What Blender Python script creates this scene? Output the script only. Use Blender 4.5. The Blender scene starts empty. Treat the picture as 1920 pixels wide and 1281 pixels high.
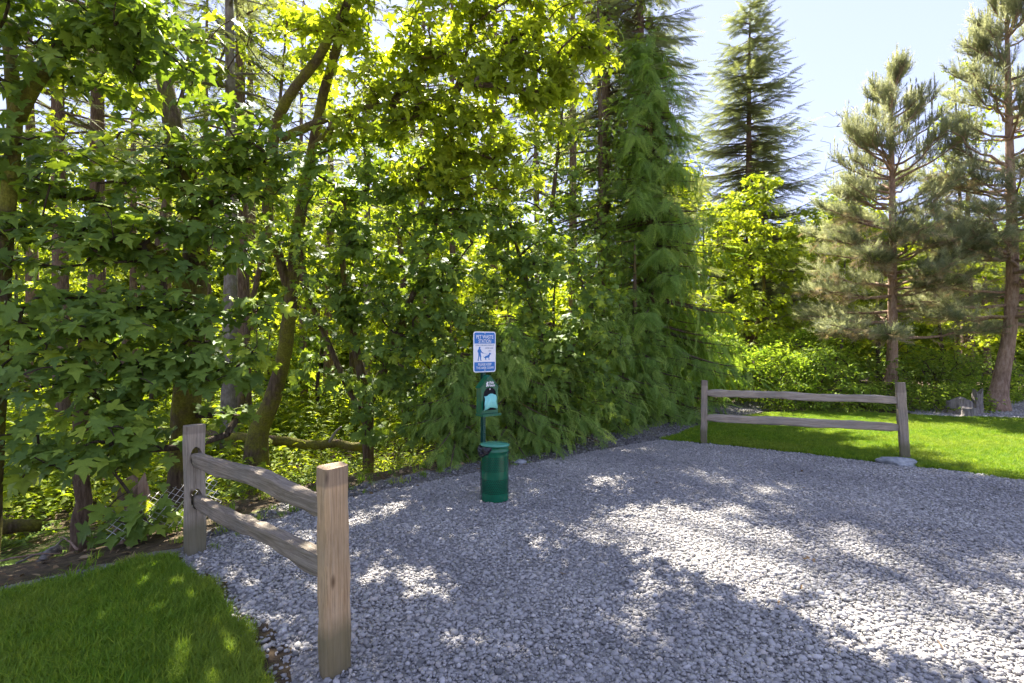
import bpy, bmesh, math
import numpy as np
from mathutils import Vector, Matrix

sc = bpy.context.scene
col = sc.collection
R = math.radians
rng = np.random.default_rng(11)

# ------------------------------------------------------------------ camera, sky, sun, exposure
EYE = 1.75
F = 960.0                                   # focal length in photograph pixels (18 mm on 36 mm)
cam_d = bpy.data.cameras.new('camera')
cam_d.lens = 18.0; cam_d.sensor_width = 36.0; cam_d.sensor_fit = 'HORIZONTAL'
cam_d.clip_start = 0.05; cam_d.clip_end = 3000
cam = bpy.data.objects.new('camera', cam_d); col.objects.link(cam)
cam.location = (0, 0, EYE); cam.rotation_euler = (R(90), 0, 0)
sc.camera = cam

SUN_EL, SUN_AZ = 50.0, -11.0                # azimuth from +Y, positive towards +X
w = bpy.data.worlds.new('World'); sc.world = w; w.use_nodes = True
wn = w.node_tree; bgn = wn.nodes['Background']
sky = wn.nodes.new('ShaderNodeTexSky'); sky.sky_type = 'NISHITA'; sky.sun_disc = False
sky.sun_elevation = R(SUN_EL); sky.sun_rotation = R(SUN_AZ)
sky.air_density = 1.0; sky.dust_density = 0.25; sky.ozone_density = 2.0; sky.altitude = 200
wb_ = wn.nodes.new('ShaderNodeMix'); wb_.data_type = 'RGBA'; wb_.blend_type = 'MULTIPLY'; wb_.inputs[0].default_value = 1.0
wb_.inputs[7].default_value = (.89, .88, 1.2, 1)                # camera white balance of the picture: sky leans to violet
gm_ = wn.nodes.new('ShaderNodeGamma'); gm_.inputs[1].default_value = .35     # flattens the sky's brightness range so the shade gets more fill
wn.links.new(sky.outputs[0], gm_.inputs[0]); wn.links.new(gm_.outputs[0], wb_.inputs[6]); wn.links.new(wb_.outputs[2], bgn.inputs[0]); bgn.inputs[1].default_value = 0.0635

sun_d = bpy.data.lights.new('sun', 'SUN'); sun_d.energy = 2.15; sun_d.angle = R(0.53); sun_d.color = (1, .945, .86)
sun = bpy.data.objects.new('sun', sun_d); col.objects.link(sun)
sv = Vector((math.sin(R(SUN_AZ))*math.cos(R(SUN_EL)), math.cos(R(SUN_AZ))*math.cos(R(SUN_EL)), math.sin(R(SUN_EL))))
sun.rotation_euler = sv.to_track_quat('Z', 'Y').to_euler(); sun.location = (0, 0, 40)

vs = sc.view_settings
vs.view_transform = 'Standard'; vs.look = 'None'; vs.gamma = 1.0; vs.use_curve_mapping = False; vs.exposure = 3.55
cy = sc.cycles
cy.max_bounces = 8; cy.diffuse_bounces = 5; cy.glossy_bounces = 2; cy.transmission_bounces = 3
cy.use_denoising = True; cy.use_light_tree = False; cy.use_adaptive_sampling = True; cy.adaptive_threshold = .02; cy.sample_clamp_indirect = 6.0

# ------------------------------------------------------------------ helpers
def P(u, v, Y):                              # a photograph pixel at depth Y metres
    return np.array([(u-960.0)/F*Y, Y, EYE-(v-640.0)/F*Y])

def G(u, Y, z=0.0):
    return np.array([(u-960.0)/F*Y, Y, z])

def tag(o, label=None, cat=None, group=None, kind=None):
    if label: o['label'] = label
    if cat: o['category'] = cat
    if group: o['group'] = group
    if kind: o['kind'] = kind
    return o

def empty(name, loc, rz=0.0):
    o = bpy.data.objects.new(name, None); col.objects.link(o)
    o.location = loc; o.rotation_euler = (0, 0, rz); o.empty_display_size = .2
    return o

def make_mesh(name, V, Fc, mat=None, rnd=None, smooth=False):
    """V (n,3), Fc (m,k) int array or list of index lists"""
    me = bpy.data.meshes.new(name)
    V = np.asarray(V, dtype=np.float32)
    if isinstance(Fc, np.ndarray):
        m, k = Fc.shape
        me.vertices.add(len(V)); me.vertices.foreach_set('co', V.ravel())
        me.loops.add(m*k); me.loops.foreach_set('vertex_index', Fc.ravel().astype(np.int32))
        me.polygons.add(m); me.polygons.foreach_set('loop_start', np.arange(0, m*k, k, dtype=np.int32))
        me.update(calc_edges=True)
    else:
        me.from_pydata([tuple(map(float, v)) for v in V], [], [list(map(int, f)) for f in Fc])
    if smooth and len(me.polygons):
        me.polygons.foreach_set('use_smooth', np.ones(len(me.polygons), dtype=bool))
    if rnd is not None:
        a = me.attributes.new('rnd', 'FLOAT', 'POINT'); a.data.foreach_set('value', np.asarray(rnd, dtype=np.float32))
    if mat: me.materials.append(mat)
    me.validate(); me.update()
    return me

def link(name, me, parent=None, loc=(0, 0, 0)):
    o = bpy.data.objects.new(name, me); col.objects.link(o); o.location = loc
    if parent: o.parent = parent
    return o

def mesh(name, V, Fc, mat=None, parent=None, rnd=None, smooth=False, loc=(0, 0, 0)):
    return link(name, make_mesh(name, V, Fc, mat, rnd, smooth), parent, loc)

def from_bm(name, bm, mat, parent=None, smooth=False, loc=(0, 0, 0)):
    me = bpy.data.meshes.new(name); bm.to_mesh(me); bm.free()
    if mat: me.materials.append(mat)
    if smooth: me.polygons.foreach_set('use_smooth', np.ones(len(me.polygons), dtype=bool))
    return link(name, me, parent, loc)

def copy_tree(o, parent=None):
    c = o.copy(); col.objects.link(c); c.parent = parent
    for ch in [x for x in o.children]: copy_tree(ch, c)
    return c

def unit(a): return a/np.maximum(np.linalg.norm(a, axis=-1, keepdims=True), 1e-9)

def vnoise(p, seed=0):                        # cheap smooth noise, p (n,3)
    r = np.random.default_rng(seed); out = np.zeros(len(p))
    for k in range(6):
        d = r.normal(size=3); out += np.sin(p@d*(1+.6*k)+r.uniform(0, 6.3))/(1+.6*k)
    return out/2.2

def tube(pts, rad, n=6, cap=True, wob=0.0, seed=0):
    pts = np.asarray(pts, float); rad = np.asarray(rad, float); m = len(pts)
    t = unit(np.gradient(pts, axis=0))
    ref = np.tile(np.array([1., 0, 0]), (m, 1)); flat = np.abs(t[:, 0]) > .8; ref[flat] = (0, 1, 0)
    if flat.any() and not flat.all(): ref[:] = (0.31, .95, .05)
    a = unit(np.cross(t, ref)); b = np.cross(t, a)
    th = np.linspace(0, 2*np.pi, n, endpoint=False)
    ring = a[:, None]*np.cos(th)[None, :, None]+b[:, None]*np.sin(th)[None, :, None]
    rr = rad[:, None, None]*np.ones((m, n, 1))
    V = pts[:, None]+ring*rr
    if wob:
        q = V.reshape(-1, 3)
        nz = vnoise(q*np.array([7, 7, 1.6]), seed)+.5*vnoise(q*np.array([19, 19, 4]), seed+1)
        V = pts[:, None]+ring*rr*(1+wob*nz.reshape(m, n, 1))
    i = np.arange(m-1)[:, None]*n; j = np.arange(n)[None]; j2 = (j+1) % n
    q = np.stack([i+j, i+j2, i+n+j2, i+n+j], -1).reshape(-1, 4)
    V = V.reshape(-1, 3)
    Fq = np.concatenate([q[:, [0, 1, 2]], q[:, [0, 2, 3]]])
    if cap:
        c0, c1 = len(V), len(V)+1
        V = np.vstack([V, pts[:1], pts[-1:]])
        jj = np.arange(n)
        Fq = np.concatenate([Fq, np.stack([np.full(n, c0), (jj+1) % n, jj], -1), np.stack([np.full(n, c1), (m-1)*n+jj, (m-1)*n+(jj+1) % n], -1)])
    return V, Fq

def merge(parts):
    Vs, Fs, o = [], [], 0
    for V, Fq in parts:
        Vs.append(V); Fs.append(Fq+o); o += len(V)
    return np.vstack(Vs), np.vstack(Fs)

def resample(pts, step):
    pts = np.asarray(pts, float); d = np.r_[0, np.cumsum(np.linalg.norm(np.diff(pts, axis=0), axis=1))]
    n = max(3, int(d[-1]/step)+1); s = np.linspace(0, d[-1], n)
    # smooth by Catmull-like cosine filter
    out = np.stack([np.interp(s, d, pts[:, k]) for k in range(3)], -1)
    for _ in range(2):
        out[1:-1] = (out[:-2]+2*out[1:-1]+out[2:])/4
    return out

def smoothstep(a, b, x):
    t = np.clip((x-a)/(b-a), 0, 1); return t*t*(3-2*t)

# ------------------------------------------------------------------ materials
def newmat(name):
    m = bpy.data.materials.new(name); m.use_nodes = True
    nt = m.node_tree; b = nt.nodes['Principled BSDF']
    return m, nt, b

def node(nt, t, **kw):
    n = nt.nodes.new(t)
    for k, v in kw.items(): setattr(n, k, v)
    return n

def ramp(nt, fac, stops):
    r = node(nt, 'ShaderNodeValToRGB'); el = r.color_ramp.elements
    while len(el) > 1: el.remove(el[-1])
    el[0].position, el[0].color = stops[0][0], (*stops[0][1], 1)
    for p, c in stops[1:]:
        e = el.new(p); e.color = (*c, 1)
    if fac is not None: nt.links.new(fac, r.inputs[0])
    return r.outputs[0]

def noise(nt, scale, detail=4, rough=.6, stretch=None, coord='Object', dist=0.0):
    tc = node(nt, 'ShaderNodeTexCoord'); v = tc.outputs[coord]
    if stretch:
        mp = node(nt, 'ShaderNodeMapping'); mp.inputs['Scale'].default_value = stretch
        nt.links.new(v, mp.inputs[0]); v = mp.outputs[0]
    n = node(nt, 'ShaderNodeTexNoise'); n.inputs['Scale'].default_value = scale
    n.inputs['Detail'].default_value = detail; n.inputs['Roughness'].default_value = rough
    n.inputs['Distortion'].default_value = dist
    nt.links.new(v, n.inputs['Vector'])
    return n.outputs['Fac']

def mixc(nt, fac, a, b, mode='MIX'):
    m = node(nt, 'ShaderNodeMix', data_type='RGBA', blend_type=mode)
    for s, x in ((m.inputs[0], fac), (m.inputs[6], a), (m.inputs[7], b)):
        if isinstance(x, (int, float)): s.default_value = x
        elif isinstance(x, tuple): s.default_value = (*x, 1)
        else: nt.links.new(x, s)
    return m.outputs[2]

def bump(nt, b, h, strength=.5, dist=.01):
    n = node(nt, 'ShaderNodeBump'); n.inputs['Strength'].default_value = strength; n.inputs['Distance'].default_value = dist
    nt.links.new(h, n.inputs['Height']); nt.links.new(n.outputs[0], b.inputs['Normal'])

def leaf_mat(name, dark, mid, light, trans=.45, tint=(1.25, 1.35, .35), rough=.55, spec=.35, src='attr', patch=False):
    m, nt, b = newmat(name)
    if src == 'attr':
        a = node(nt, 'ShaderNodeAttribute', attribute_name='rnd'); fac = a.outputs['Fac']
    else:
        a = node(nt, 'ShaderNodeObjectInfo'); fac = a.outputs['Random']
    c = ramp(nt, fac, [(0, dark), (.55, mid), (1, light)])
    nz = noise(nt, 25, 2)
    c2 = mixc(nt, 1.0, c, ramp(nt, nz, [(.3, (.82, .82, .82)), (.7, (1.12, 1.12, 1.12))]), 'MULTIPLY')
    if patch:                                                # drier and lusher patches across the lawn
        n5 = node(nt, 'ShaderNodeTexNoise'); n5.inputs['Scale'].default_value = .9; n5.inputs['Detail'].default_value = 4
        nt.links.new(a.outputs['Location'], n5.inputs['Vector'])
        c2 = mixc(nt, ramp(nt, n5.outputs['Fac'], [(.42, (0, 0, 0)), (.68, (.4, .4, .4))]), c2, (.36, .37, .08))
    nt.links.new(c2, b.inputs['Base Color'])
    b.inputs['Roughness'].default_value = rough; b.inputs['Specular IOR Level'].default_value = spec
    t = node(nt, 'ShaderNodeBsdfTranslucent')
    nt.links.new(mixc(nt, 1.0, c2, tint, 'MULTIPLY'), t.inputs[0])
    mx = node(nt, 'ShaderNodeMixShader'); mx.inputs[0].default_value = trans
    nt.links.new(b.outputs[0], mx.inputs[1]); nt.links.new(t.outputs[0], mx.inputs[2])
    nt.links.new(mx.outputs[0], nt.nodes['Material Output'].inputs[0])
    return m

def bark_mat(name, c1, c2, c3, moss=None, moss_amt=.5, vs_=3.5, ridge=.9):
    m, nt, b = newmat(name)
    n1 = noise(nt, 9, 6, .7, (vs_, vs_, .6))
    c = ramp(nt, n1, [(.28, c1), (.5, c2), (.72, c3)])
    n2 = noise(nt, 1.6, 5, .65)
    c = mixc(nt, .55, c, ramp(nt, n2, [(.3, (.55, .55, .55)), (.7, (1.2, 1.18, 1.15))]), 'MULTIPLY')
    if moss:
        n3 = noise(nt, 2.3, 6, .7)
        f = ramp(nt, n3, [(.55-.3*moss_amt, (0, 0, 0)), (.72-.3*moss_amt, (1, 1, 1))])
        n4 = noise(nt, 40, 3)
        mc = ramp(nt, n4, [(.3, tuple(x*.45 for x in moss)), (.7, moss)])
        c = mixc(nt, f, c, mc)
    nt.links.new(c, b.inputs['Base Color']); b.inputs['Roughness'].default_value = .93; b.inputs['Specular IOR Level'].default_value = .15
    bump(nt, b, n1, ridge, .03)
    return m

def wood_mat(name, axis, tones, dark=.6, stain=False):
    m, nt, b = newmat(name)
    st = [9, 9, 9]; st[axis] = .35
    n1 = noise(nt, 6, 8, .68, tuple(st), dist=.6)
    st2 = [30, 30, 30]; st2[axis] = .8
    n2 = noise(nt, 4, 5, .7, tuple(st2))
    n3 = noise(nt, 2.2, 4, .6)
    c = ramp(nt, n1, [(.25, tones[0]), (.48, tones[1]), (.75, tones[2])])
    c = mixc(nt, dark, c, ramp(nt, n2, [(.33, (.35, .33, .3)), (.52, (1, 1, 1))]), 'MULTIPLY')
    c = mixc(nt, .7, c, ramp(nt, n3, [(.3, (.62, .66, .66)), (.65, (1.12, 1.04, .95))]), 'MULTIPLY')
    # knots
    tc = node(nt, 'ShaderNodeTexCoord'); mp = node(nt, 'ShaderNodeMapping')
    sk = [6, 6, 6]; sk[axis] = 2.2; mp.inputs['Scale'].default_value = sk
    nt.links.new(tc.outputs['Object'], mp.inputs[0])
    vo = node(nt, 'ShaderNodeTexVoronoi'); vo.inputs['Scale'].default_value = 1.0; nt.links.new(mp.outputs[0], vo.inputs[0])
    c = mixc(nt, 1.0, c, ramp(nt, vo.outputs['Distance'], [(.05, (.25, .2, .16)), (.12, (1, 1, 1))]), 'MULTIPLY')
    if stain:                                                # algae and splash at the foot, dirty end grain on top
        sx = node(nt, 'ShaderNodeSeparateXYZ'); nt.links.new(tc.outputs['Object'], sx.inputs[0])
        ad = node(nt, 'ShaderNodeMath', operation='MULTIPLY_ADD'); nt.links.new(n3, ad.inputs[0]); ad.inputs[1].default_value = -.42; nt.links.new(sx.outputs[2], ad.inputs[2])
        c = mixc(nt, ramp(nt, ad.outputs[0], [(0, (.75, .75, .75)), (.12, (0, 0, 0))]), c, (.13, .12, .06))
        c = mixc(nt, ramp(nt, sx.outputs[2], [(.985, (0, 0, 0)), (1.0, (.5, .5, .5))]), c, (.16, .13, .10))
    nt.links.new(c, b.inputs['Base Color']); b.inputs['Roughness'].default_value = .85; b.inputs['Specular IOR Level'].default_value = .2
    h = node(nt, 'ShaderNodeMath', operation='ADD'); nt.links.new(n1, h.inputs[0]); nt.links.new(n2, h.inputs[1])
    bump(nt, b, h.outputs[0], .6, .006)
    return m

def plain(name, c, rough=.5, spec=.4, metal=0.0, var=0.0, vscale=8):
    m, nt, b = newmat(name)
    if var:
        n = noise(nt, vscale, 5, .65)
        cc = ramp(nt, n, [(.3, tuple(x*(1-var) for x in c)), (.7, tuple(min(1, x*(1+var)) for x in c))])
        nt.links.new(cc, b.inputs['Base Color'])
    else: b.inputs['Base Color'].default_value = (*c, 1)
    b.inputs['Roughness'].default_value = rough; b.inputs['Specular IOR Level'].default_value = spec; b.inputs['Metallic'].default_value = metal
    return m

def two_tone(name, stops, scale, rough=.95, detail=8, stops2=None, scale2=2.0, bstr=.6, bd=.02):
    m, nt, b = newmat(name)
    n1 = noise(nt, scale, detail, .7)
    c = ramp(nt, n1, stops)
    if stops2:
        n2 = noise(nt, scale2, 5, .6)
        c = mixc(nt, 1.0, c, ramp(nt, n2, stops2), 'MULTIPLY')
    nt.links.new(c, b.inputs['Base Color']); b.inputs['Roughness'].default_value = rough; b.inputs['Specular IOR Level'].default_value = .2
    bump(nt, b, n1, bstr, bd)
    return m

M = {}
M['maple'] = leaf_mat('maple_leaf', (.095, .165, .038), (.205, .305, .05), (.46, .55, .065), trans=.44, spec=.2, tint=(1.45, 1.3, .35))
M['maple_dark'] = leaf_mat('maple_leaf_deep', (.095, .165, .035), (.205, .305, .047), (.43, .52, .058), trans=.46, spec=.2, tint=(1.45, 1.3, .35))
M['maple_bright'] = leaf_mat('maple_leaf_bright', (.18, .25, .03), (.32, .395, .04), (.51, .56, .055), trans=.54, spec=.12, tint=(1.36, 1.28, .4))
M['shrub'] = leaf_mat('shrub_leaf', (.12, .21, .03), (.23, .34, .045), (.46, .54, .09), trans=.52, spec=.12, tint=(1.3, 1.25, .5))
M['shrub_dark'] = leaf_mat('shrub_leaf_deep', (.10, .18, .03), (.19, .28, .045), (.34, .42, .07), trans=.45, spec=.12, tint=(1.2, 1.15, .4))
M['cedar'] = leaf_mat('cedar_frond', (.15, .26, .06), (.29, .42, .095), (.46, .57, .13), trans=.5, rough=.5, spec=.12, tint=(1.15, 1.15, .4))
M['fir'] = leaf_mat('fir_needles', (.14, .165, .08), (.245, .27, .12), (.38, .40, .17), trans=.45, rough=.55, spec=.12, tint=(1.15, 1.15, .7))
M['pine'] = leaf_mat('pine_needles', (.18, .21, .115), (.32, .345, .195), (.49, .50, .30), trans=.52, rough=.5, spec=.12, tint=(1.15, 1.1, .8))
M['pine_dry'] = leaf_mat('pine_needles_dry', (.28, .22, .12), (.40, .33, .2), (.5, .44, .3), trans=.4, rough=.6, tint=(1.1, 1, .7), spec=.12)
M['under'] = leaf_mat('undergrowth_leaf', (.12, .19, .02), (.25, .33, .028), (.44, .49, .04), trans=.52, src='obj', spec=.12, tint=(1.35, 1.28, .4))
M['fern'] = leaf_mat('fern_frond', (.06, .12, .018), (.13, .21, .03), (.23, .32, .04), trans=.42, spec=.12, tint=(1.2, 1.15, .35))
M['grass'] = leaf_mat('grass_blade', (.105, .215, .022), (.195, .335, .03), (.34, .44, .045), trans=.4, rough=.5, src='obj', spec=.12, tint=(1.2, 1.15, .3), patch=True)
M['bark_moss'] = bark_mat('mossy_bark', (.035, .024, .015), (.10, .07, .042), (.19, .145, .095), (.22, .21, .03), .5)
M['bark_maple'] = bark_mat('maple_bark', (.05, .032, .02), (.12, .085, .055), (.24, .19, .14), (.20, .17, .025), .15)
M['bark_fir'] = bark_mat('fir_bark', (.06, .04, .026), (.16, .11, .072), (.29, .215, .15), None)
M['bark_alder'] = bark_mat('alder_bark', (.09, .075, .055), (.20, .175, .14), (.36, .33, .28), (.20, .19, .06), -.1, vs_=1.2, ridge=.4)
M['bark_pine'] = bark_mat('pine_bark', (.15, .09, .06), (.33, .22, .15), (.5, .37, .28), None, vs_=2.2)
M['twig'] = bark_mat('twig_bark', (.04, .03, .02), (.085, .062, .042), (.15, .12, .08), None)
M['bare'] = bark_mat('bare_twig', (.10, .08, .07), (.17, .14, .13), (.25, .21, .2), None)
M['moss'] = two_tone('moss', [(.3, (.09, .085, .01)), (.5, (.22, .19, .02)), (.7, (.36, .28, .05))], 30, bstr=1, bd=.03)
M['wood_warm'] = wood_mat('post_wood', 2, ((.34, .22, .115), (.52, .365, .21), (.63, .475, .315)), .7, True)
M['wood_grey'] = wood_mat('grey_post_wood', 2, ((.24, .19, .145), (.38, .32, .25), (.49, .43, .355)), .7, True)
M['rail_dark'] = wood_mat('dark_rail_wood', 0, ((.125, .10, .075), (.25, .21, .16), (.39, .34, .275)))
M['rail_pale'] = wood_mat('pale_rail_wood', 0, ((.25, .20, .15), (.41, .35, .275), (.53, .47, .39)), .5)
M['green'] = plain('green_enamel', (.008, .12, .058), .2, .5, 0, .22, 9)
M['post_metal'] = plain('green_post_steel', (.012, .075, .055), .4, .5, .2, .2, 20)
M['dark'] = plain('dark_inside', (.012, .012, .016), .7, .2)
M['white'] = plain('white_sign_face', (.80, .81, .82), .35, .5)
M['blue'] = plain('sign_blue', (.018, .17, .50), .35, .5)
M['ink'] = plain('sign_small_print', (.22, .27, .42), .4, .4)
M['bag'] = plain('mint_bag_plastic', (.24, .66, .58), .35, .5)
M['liner'] = plain('black_liner_plastic', (.012, .012, .018), .18, .6)
M['steel'] = plain('bright_steel', (.7, .7, .7), .3, .5, .8)
M['wire'] = plain('galvanised_wire', (.55, .52, .46), .45, .5, .3)
M['rock'] = two_tone('grey_rock', [(.3, (.16, .17, .17)), (.5, (.30, .31, .31)), (.7, (.44, .45, .44))], 9, stops2=[(.35, (.7, .72, .74)), (.65, (1.1, 1.1, 1.1))], bd=.015)
M['stump'] = bark_mat('stump_wood', (.12, .10, .085), (.27, .24, .21), (.42, .39, .35), None)
M['soil'] = two_tone('forest_floor', [(.25, (.03, .022, .014)), (.45, (.075, .055, .035)), (.6, (.14, .10, .06)), (.78, (.24, .18, .12))], 14,
                     stops2=[(.35, (.7, .75, .5)), (.65, (1.1, 1.05, 1))], scale2=1.1, bd=.03)
M['gravel_bed'] = two_tone('gravel_bed', [(.3, (.20, .188, .174)), (.5, (.30, .284, .264)), (.7, (.40, .38, .355))], 55, stops2=[(.3, (.8, .8, .8)), (.7, (1.1, 1.1, 1.1))], scale2=1.2, bd=.015)
M['path'] = two_tone('path_dark_gravel', [(.3, (.08, .074, .066)), (.5, (.165, .152, .138)), (.7, (.26, .242, .222))], 60,
                     stops2=[(.36, (1, 1, 1)), (.55, (1, .98, .9)), (.68, (.85, .95, .35))], scale2=1.6, bd=.012)
M['lawn_soil'] = two_tone('lawn_base', [(.3, (.03, .05, .012)), (.55, (.055, .10, .014)), (.75, (.09, .14, .025))], 18, bd=.01)

def pebble_mat(name, stops):
    m, nt, b = newmat(name)
    oi = node(nt, 'ShaderNodeObjectInfo'); c = ramp(nt, oi.outputs['Random'], stops)
    n = noise(nt, 60, 3)
    c = mixc(nt, .6, c, ramp(nt, n, [(.35, (.75, .76, .78)), (.65, (1.12, 1.12, 1.1))]), 'MULTIPLY')
    n5 = node(nt, 'ShaderNodeTexNoise'); n5.inputs['Scale'].default_value = .8; n5.inputs['Detail'].default_value = 5
    nt.links.new(oi.outputs['Location'], n5.inputs['Vector'])   # dusty and cleaner patches
    c = mixc(nt, 1.0, c, ramp(nt, n5.outputs['Fac'], [(.35, (.80, .80, .81)), (.65, (1.12, 1.11, 1.08))]), 'MULTIPLY')
    nt.links.new(c, b.inputs['Base Color']); b.inputs['Roughness'].default_value = .8; b.inputs['Specular IOR Level'].default_value = .3
    return m
M['pebble'] = pebble_mat('crushed_stone', [(0, (.17, .165, .155)), (.15, (.29, .276, .258)), (.5, (.375, .358, .336)), (.8, (.43, .41, .387)), (.93, (.45, .405, .355)), (1, (.56, .54, .51))])
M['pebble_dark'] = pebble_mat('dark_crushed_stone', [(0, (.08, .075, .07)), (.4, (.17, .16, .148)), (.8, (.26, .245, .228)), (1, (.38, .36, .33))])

# ------------------------------------------------------------------ ground plan (metres; camera at 0,0 looking along +Y)
EDGE = np.array([(-40, -6), (-9, 1.2), (-3.9, 3.45), (-3.3, 3.92), (-2.8, 4.3), (-2.78, 4.7), (-2.62, 5.35), (-1.93, 6.2), (-.62, 7.4), (.34, 8.25),
                 (1.4, 9.6), (2.76, 11.1), (4.9, 13.7), (6.9, 15.2), (12, 18.0), (40, 26)], float)
INNER = np.array([(-2.78, 4.22), (-2.35, 5.0), (-1.75, 5.75), (-.45, 6.85), (.6, 7.6), (1.75, 8.5), (2.65, 9.1)], float)
LAWN_R = np.array([(2.65, 9.1), (3.37, 8.75), (4.5, 8.0), (5.3, 7.37), (6.0, 6.86), (6.45, 6.41), (9, 4.5), (12, 2.5)], float)
LAWN_L = np.array([(-2.8, 4.12), (-2.45, 3.85), (-2.08, 3.57), (-1.85, 3.3), (-1.62, 3.08), (-1.35, 2.8), (-1.23, 2.55), (-1.0, 1.5), (-.6, -4)], float)

def edge_sd(x, y):
    """signed distance to the wood's edge, positive inside the wood"""
    p = np.stack([x, y], -1); best = np.full(len(p), 1e9); sg = np.ones(len(p))
    for a, b in zip(EDGE[:-1], EDGE[1:]):
        ab = b-a; t = np.clip(((p-a)@ab)/(ab@ab), 0, 1)
        d = np.linalg.norm(p-(a+t[:, None]*ab), axis=1)
        cr = ab[0]*(p[:, 1]-a[1])-ab[1]*(p[:, 0]-a[0])
        m = d < best; best[m] = d[m]; sg[m] = np.sign(cr[m])
    return best*sg

def hgt(x, y):
    x = np.atleast_1d(np.asarray(x, float)); y = np.atleast_1d(np.asarray(y, float))
    d = edge_sd(x, y)
    z = -.75*smoothstep(.1, 3.2, d)*(1-smoothstep(3.0, 8.0, x))
    z += smoothstep(.3, 3, d)*.12*vnoise(np.stack([x*.9, y*.9, 0*x], -1), 5)
    return z

def lattice(xs, ys, zf, off=0.0):
    X, Y = np.meshgrid(xs, ys); x = X.ravel(); y = Y.ravel()
    V = np.stack([x, y, zf(x, y)+off], -1); n = len(xs)
    i = np.arange(len(ys)-1)[:, None]*n+np.arange(n-1)[None]
    return V, np.stack([i, i+1, i+n+1, i+n], -1).reshape(-1, 4)

xs = np.unique(np.r_[np.linspace(-600, -60, 10), np.linspace(-60, -14, 24), np.linspace(-14, 16, 121), np.linspace(16, 60, 23), np.linspace(60, 600, 10)])
ys = np.unique(np.r_[np.linspace(-60, -4, 15), np.linspace(-4, 24, 113), np.linspace(24, 60, 19), np.linspace(60, 900, 14)])
V, Fq = lattice(xs, ys, hgt, -.02)
tag(mesh('ground', V, Fq, M['soil'], smooth=True), kind='structure')

def jag(poly, step=.12, amp=.035, seed=0, closed=True):
    """resample an outline and roughen it"""
    r = np.random.default_rng(seed); out = []
    n = len(poly)
    for i in range(n if closed else n-1):
        a, b = poly[i], poly[(i+1) % n]; k = max(1, min(60, int(np.linalg.norm(b-a)/step)))
        for j in range(k): out.append(a+(b-a)*j/k)
    out = np.array(out); nn = len(out)
    return out+(vnoise(np.c_[out*3.1, np.zeros(nn)], seed)[:, None]*r.normal(size=(nn, 2))*.3+r.normal(size=(nn, 2))*.35)*amp

def sheet(name, poly, z, mat):
    bm = bmesh.new(); vsb = [bm.verts.new((p[0], p[1], z)) for p in poly]
    bm.faces.new(vsb); bmesh.ops.triangulate(bm, faces=bm.faces[:])
    o = from_bm(name, bm, mat); o.data.update()
    if o.data.polygons[0].normal.z < 0: o.data.flip_normals()
    return tag(o, kind='structure')

def inside(poly, p):
    x, y = p[:, 0], p[:, 1]; c = np.zeros(len(p), bool); n = len(poly)
    for i in range(n):
        x1, y1 = poly[i]; x2, y2 = poly[(i+1) % n]
        if y1 == y2: continue
        m = ((y1 > y) != (y2 > y)) & (x < (x2-x1)*(y-y1)/(y2-y1)+x1)
        c ^= m
    return c

lot = np.vstack([INNER, LAWN_R[1:], [(12, -4), (-.6, -4)], LAWN_L[::-1][1:]])
lot_j = jag(lot, .12, .06, 1)
sheet('gravel_lot', lot_j, .0, M['gravel_bed'])
path_poly = np.vstack([[(-9, .6), (-3.9, 3.0), (-2.9, 3.85)], INNER, [(4.0, 10.75), (5.3, 11.9), (7.0, 13.7), (9, 15.2)], EDGE[1:14][::-1]+np.array([0, -.02])])
def even(poly, n):
    d = np.r_[0, np.cumsum(np.linalg.norm(np.diff(poly, axis=0), axis=1))]; q = np.linspace(0, d[-1], n)
    return np.stack([np.interp(q, d, poly[:, k]) for k in range(2)], -1)
pa = np.vstack([even(EDGE[1:5], 40), even(EDGE[4:14], 120)[1:]]); pi_ = np.vstack([even(path_poly[:4], 40), even(path_poly[3:14], 120)[1:]])
np_ = len(pa); jr = np.random.default_rng(2); pa = pa+jr.normal(size=pa.shape)*.03+np.array([-.04, .05]); pi_ = pi_+np.array([.05, -.06])
V = np.vstack([np.c_[pa, np.full(np_, -.012)], np.c_[pi_, np.full(np_, -.008)]])
Fq = np.array([(i, i+np_, i+np_+1, i+1) for i in range(np_-1)])
tag(mesh('path', V, Fq, M['path']), kind='structure')
lawnL = np.vstack([LAWN_L, [(-12, -4), (-12, -1), (-3.95, 3.1), (-3.35, 3.65)]])
sheet('lawn_left', jag(lawnL, .12, .05, 3), .005, M['lawn_soil'])
ll = even(LAWN_L[:-1], 70); wv = .05+.075*(1+vnoise(np.c_[ll*2.6, np.zeros(70)], 8))*np.linspace(.3, 1.2, 70)
nrm = np.gradient(ll, axis=0); nrm = np.c_[-nrm[:, 1], nrm[:, 0]]/np.linalg.norm(nrm, axis=1, keepdims=True)
ja = np.random.default_rng(4).normal(size=(70, 1))*.018
V = np.vstack([np.c_[ll-nrm*.08, np.full(70, .003)], np.c_[ll+nrm*(wv[:, None]+ja), np.full(70, .003)]])
tag(mesh('soil_edge', V, np.array([(i, i+1, i+71, i+70) for i in range(69)]), M['soil']), kind='structure')
lawnR = np.vstack([LAWN_R, [(30, 2.5), (30, 11.2), (11.6, 11.55), (10.0, 11.8), (8.7, 12.4), (7.15, 12.75), (6.2, 12.35), (5.3, 11.85), (4.0, 10.7)]])
sheet('lawn_right', jag(lawnR, .15, .06, 4), .005, M['lawn_soil'])
bedR = np.array([(9.7, 12.1), (10.05, 11.84), (11.6, 11.6), (22, 11.3), (22, 17), (9.9, 14.5)])
sheet('gravel_bed', jag(bedR, .15, .06, 5), .002, M['gravel_bed'])

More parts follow.
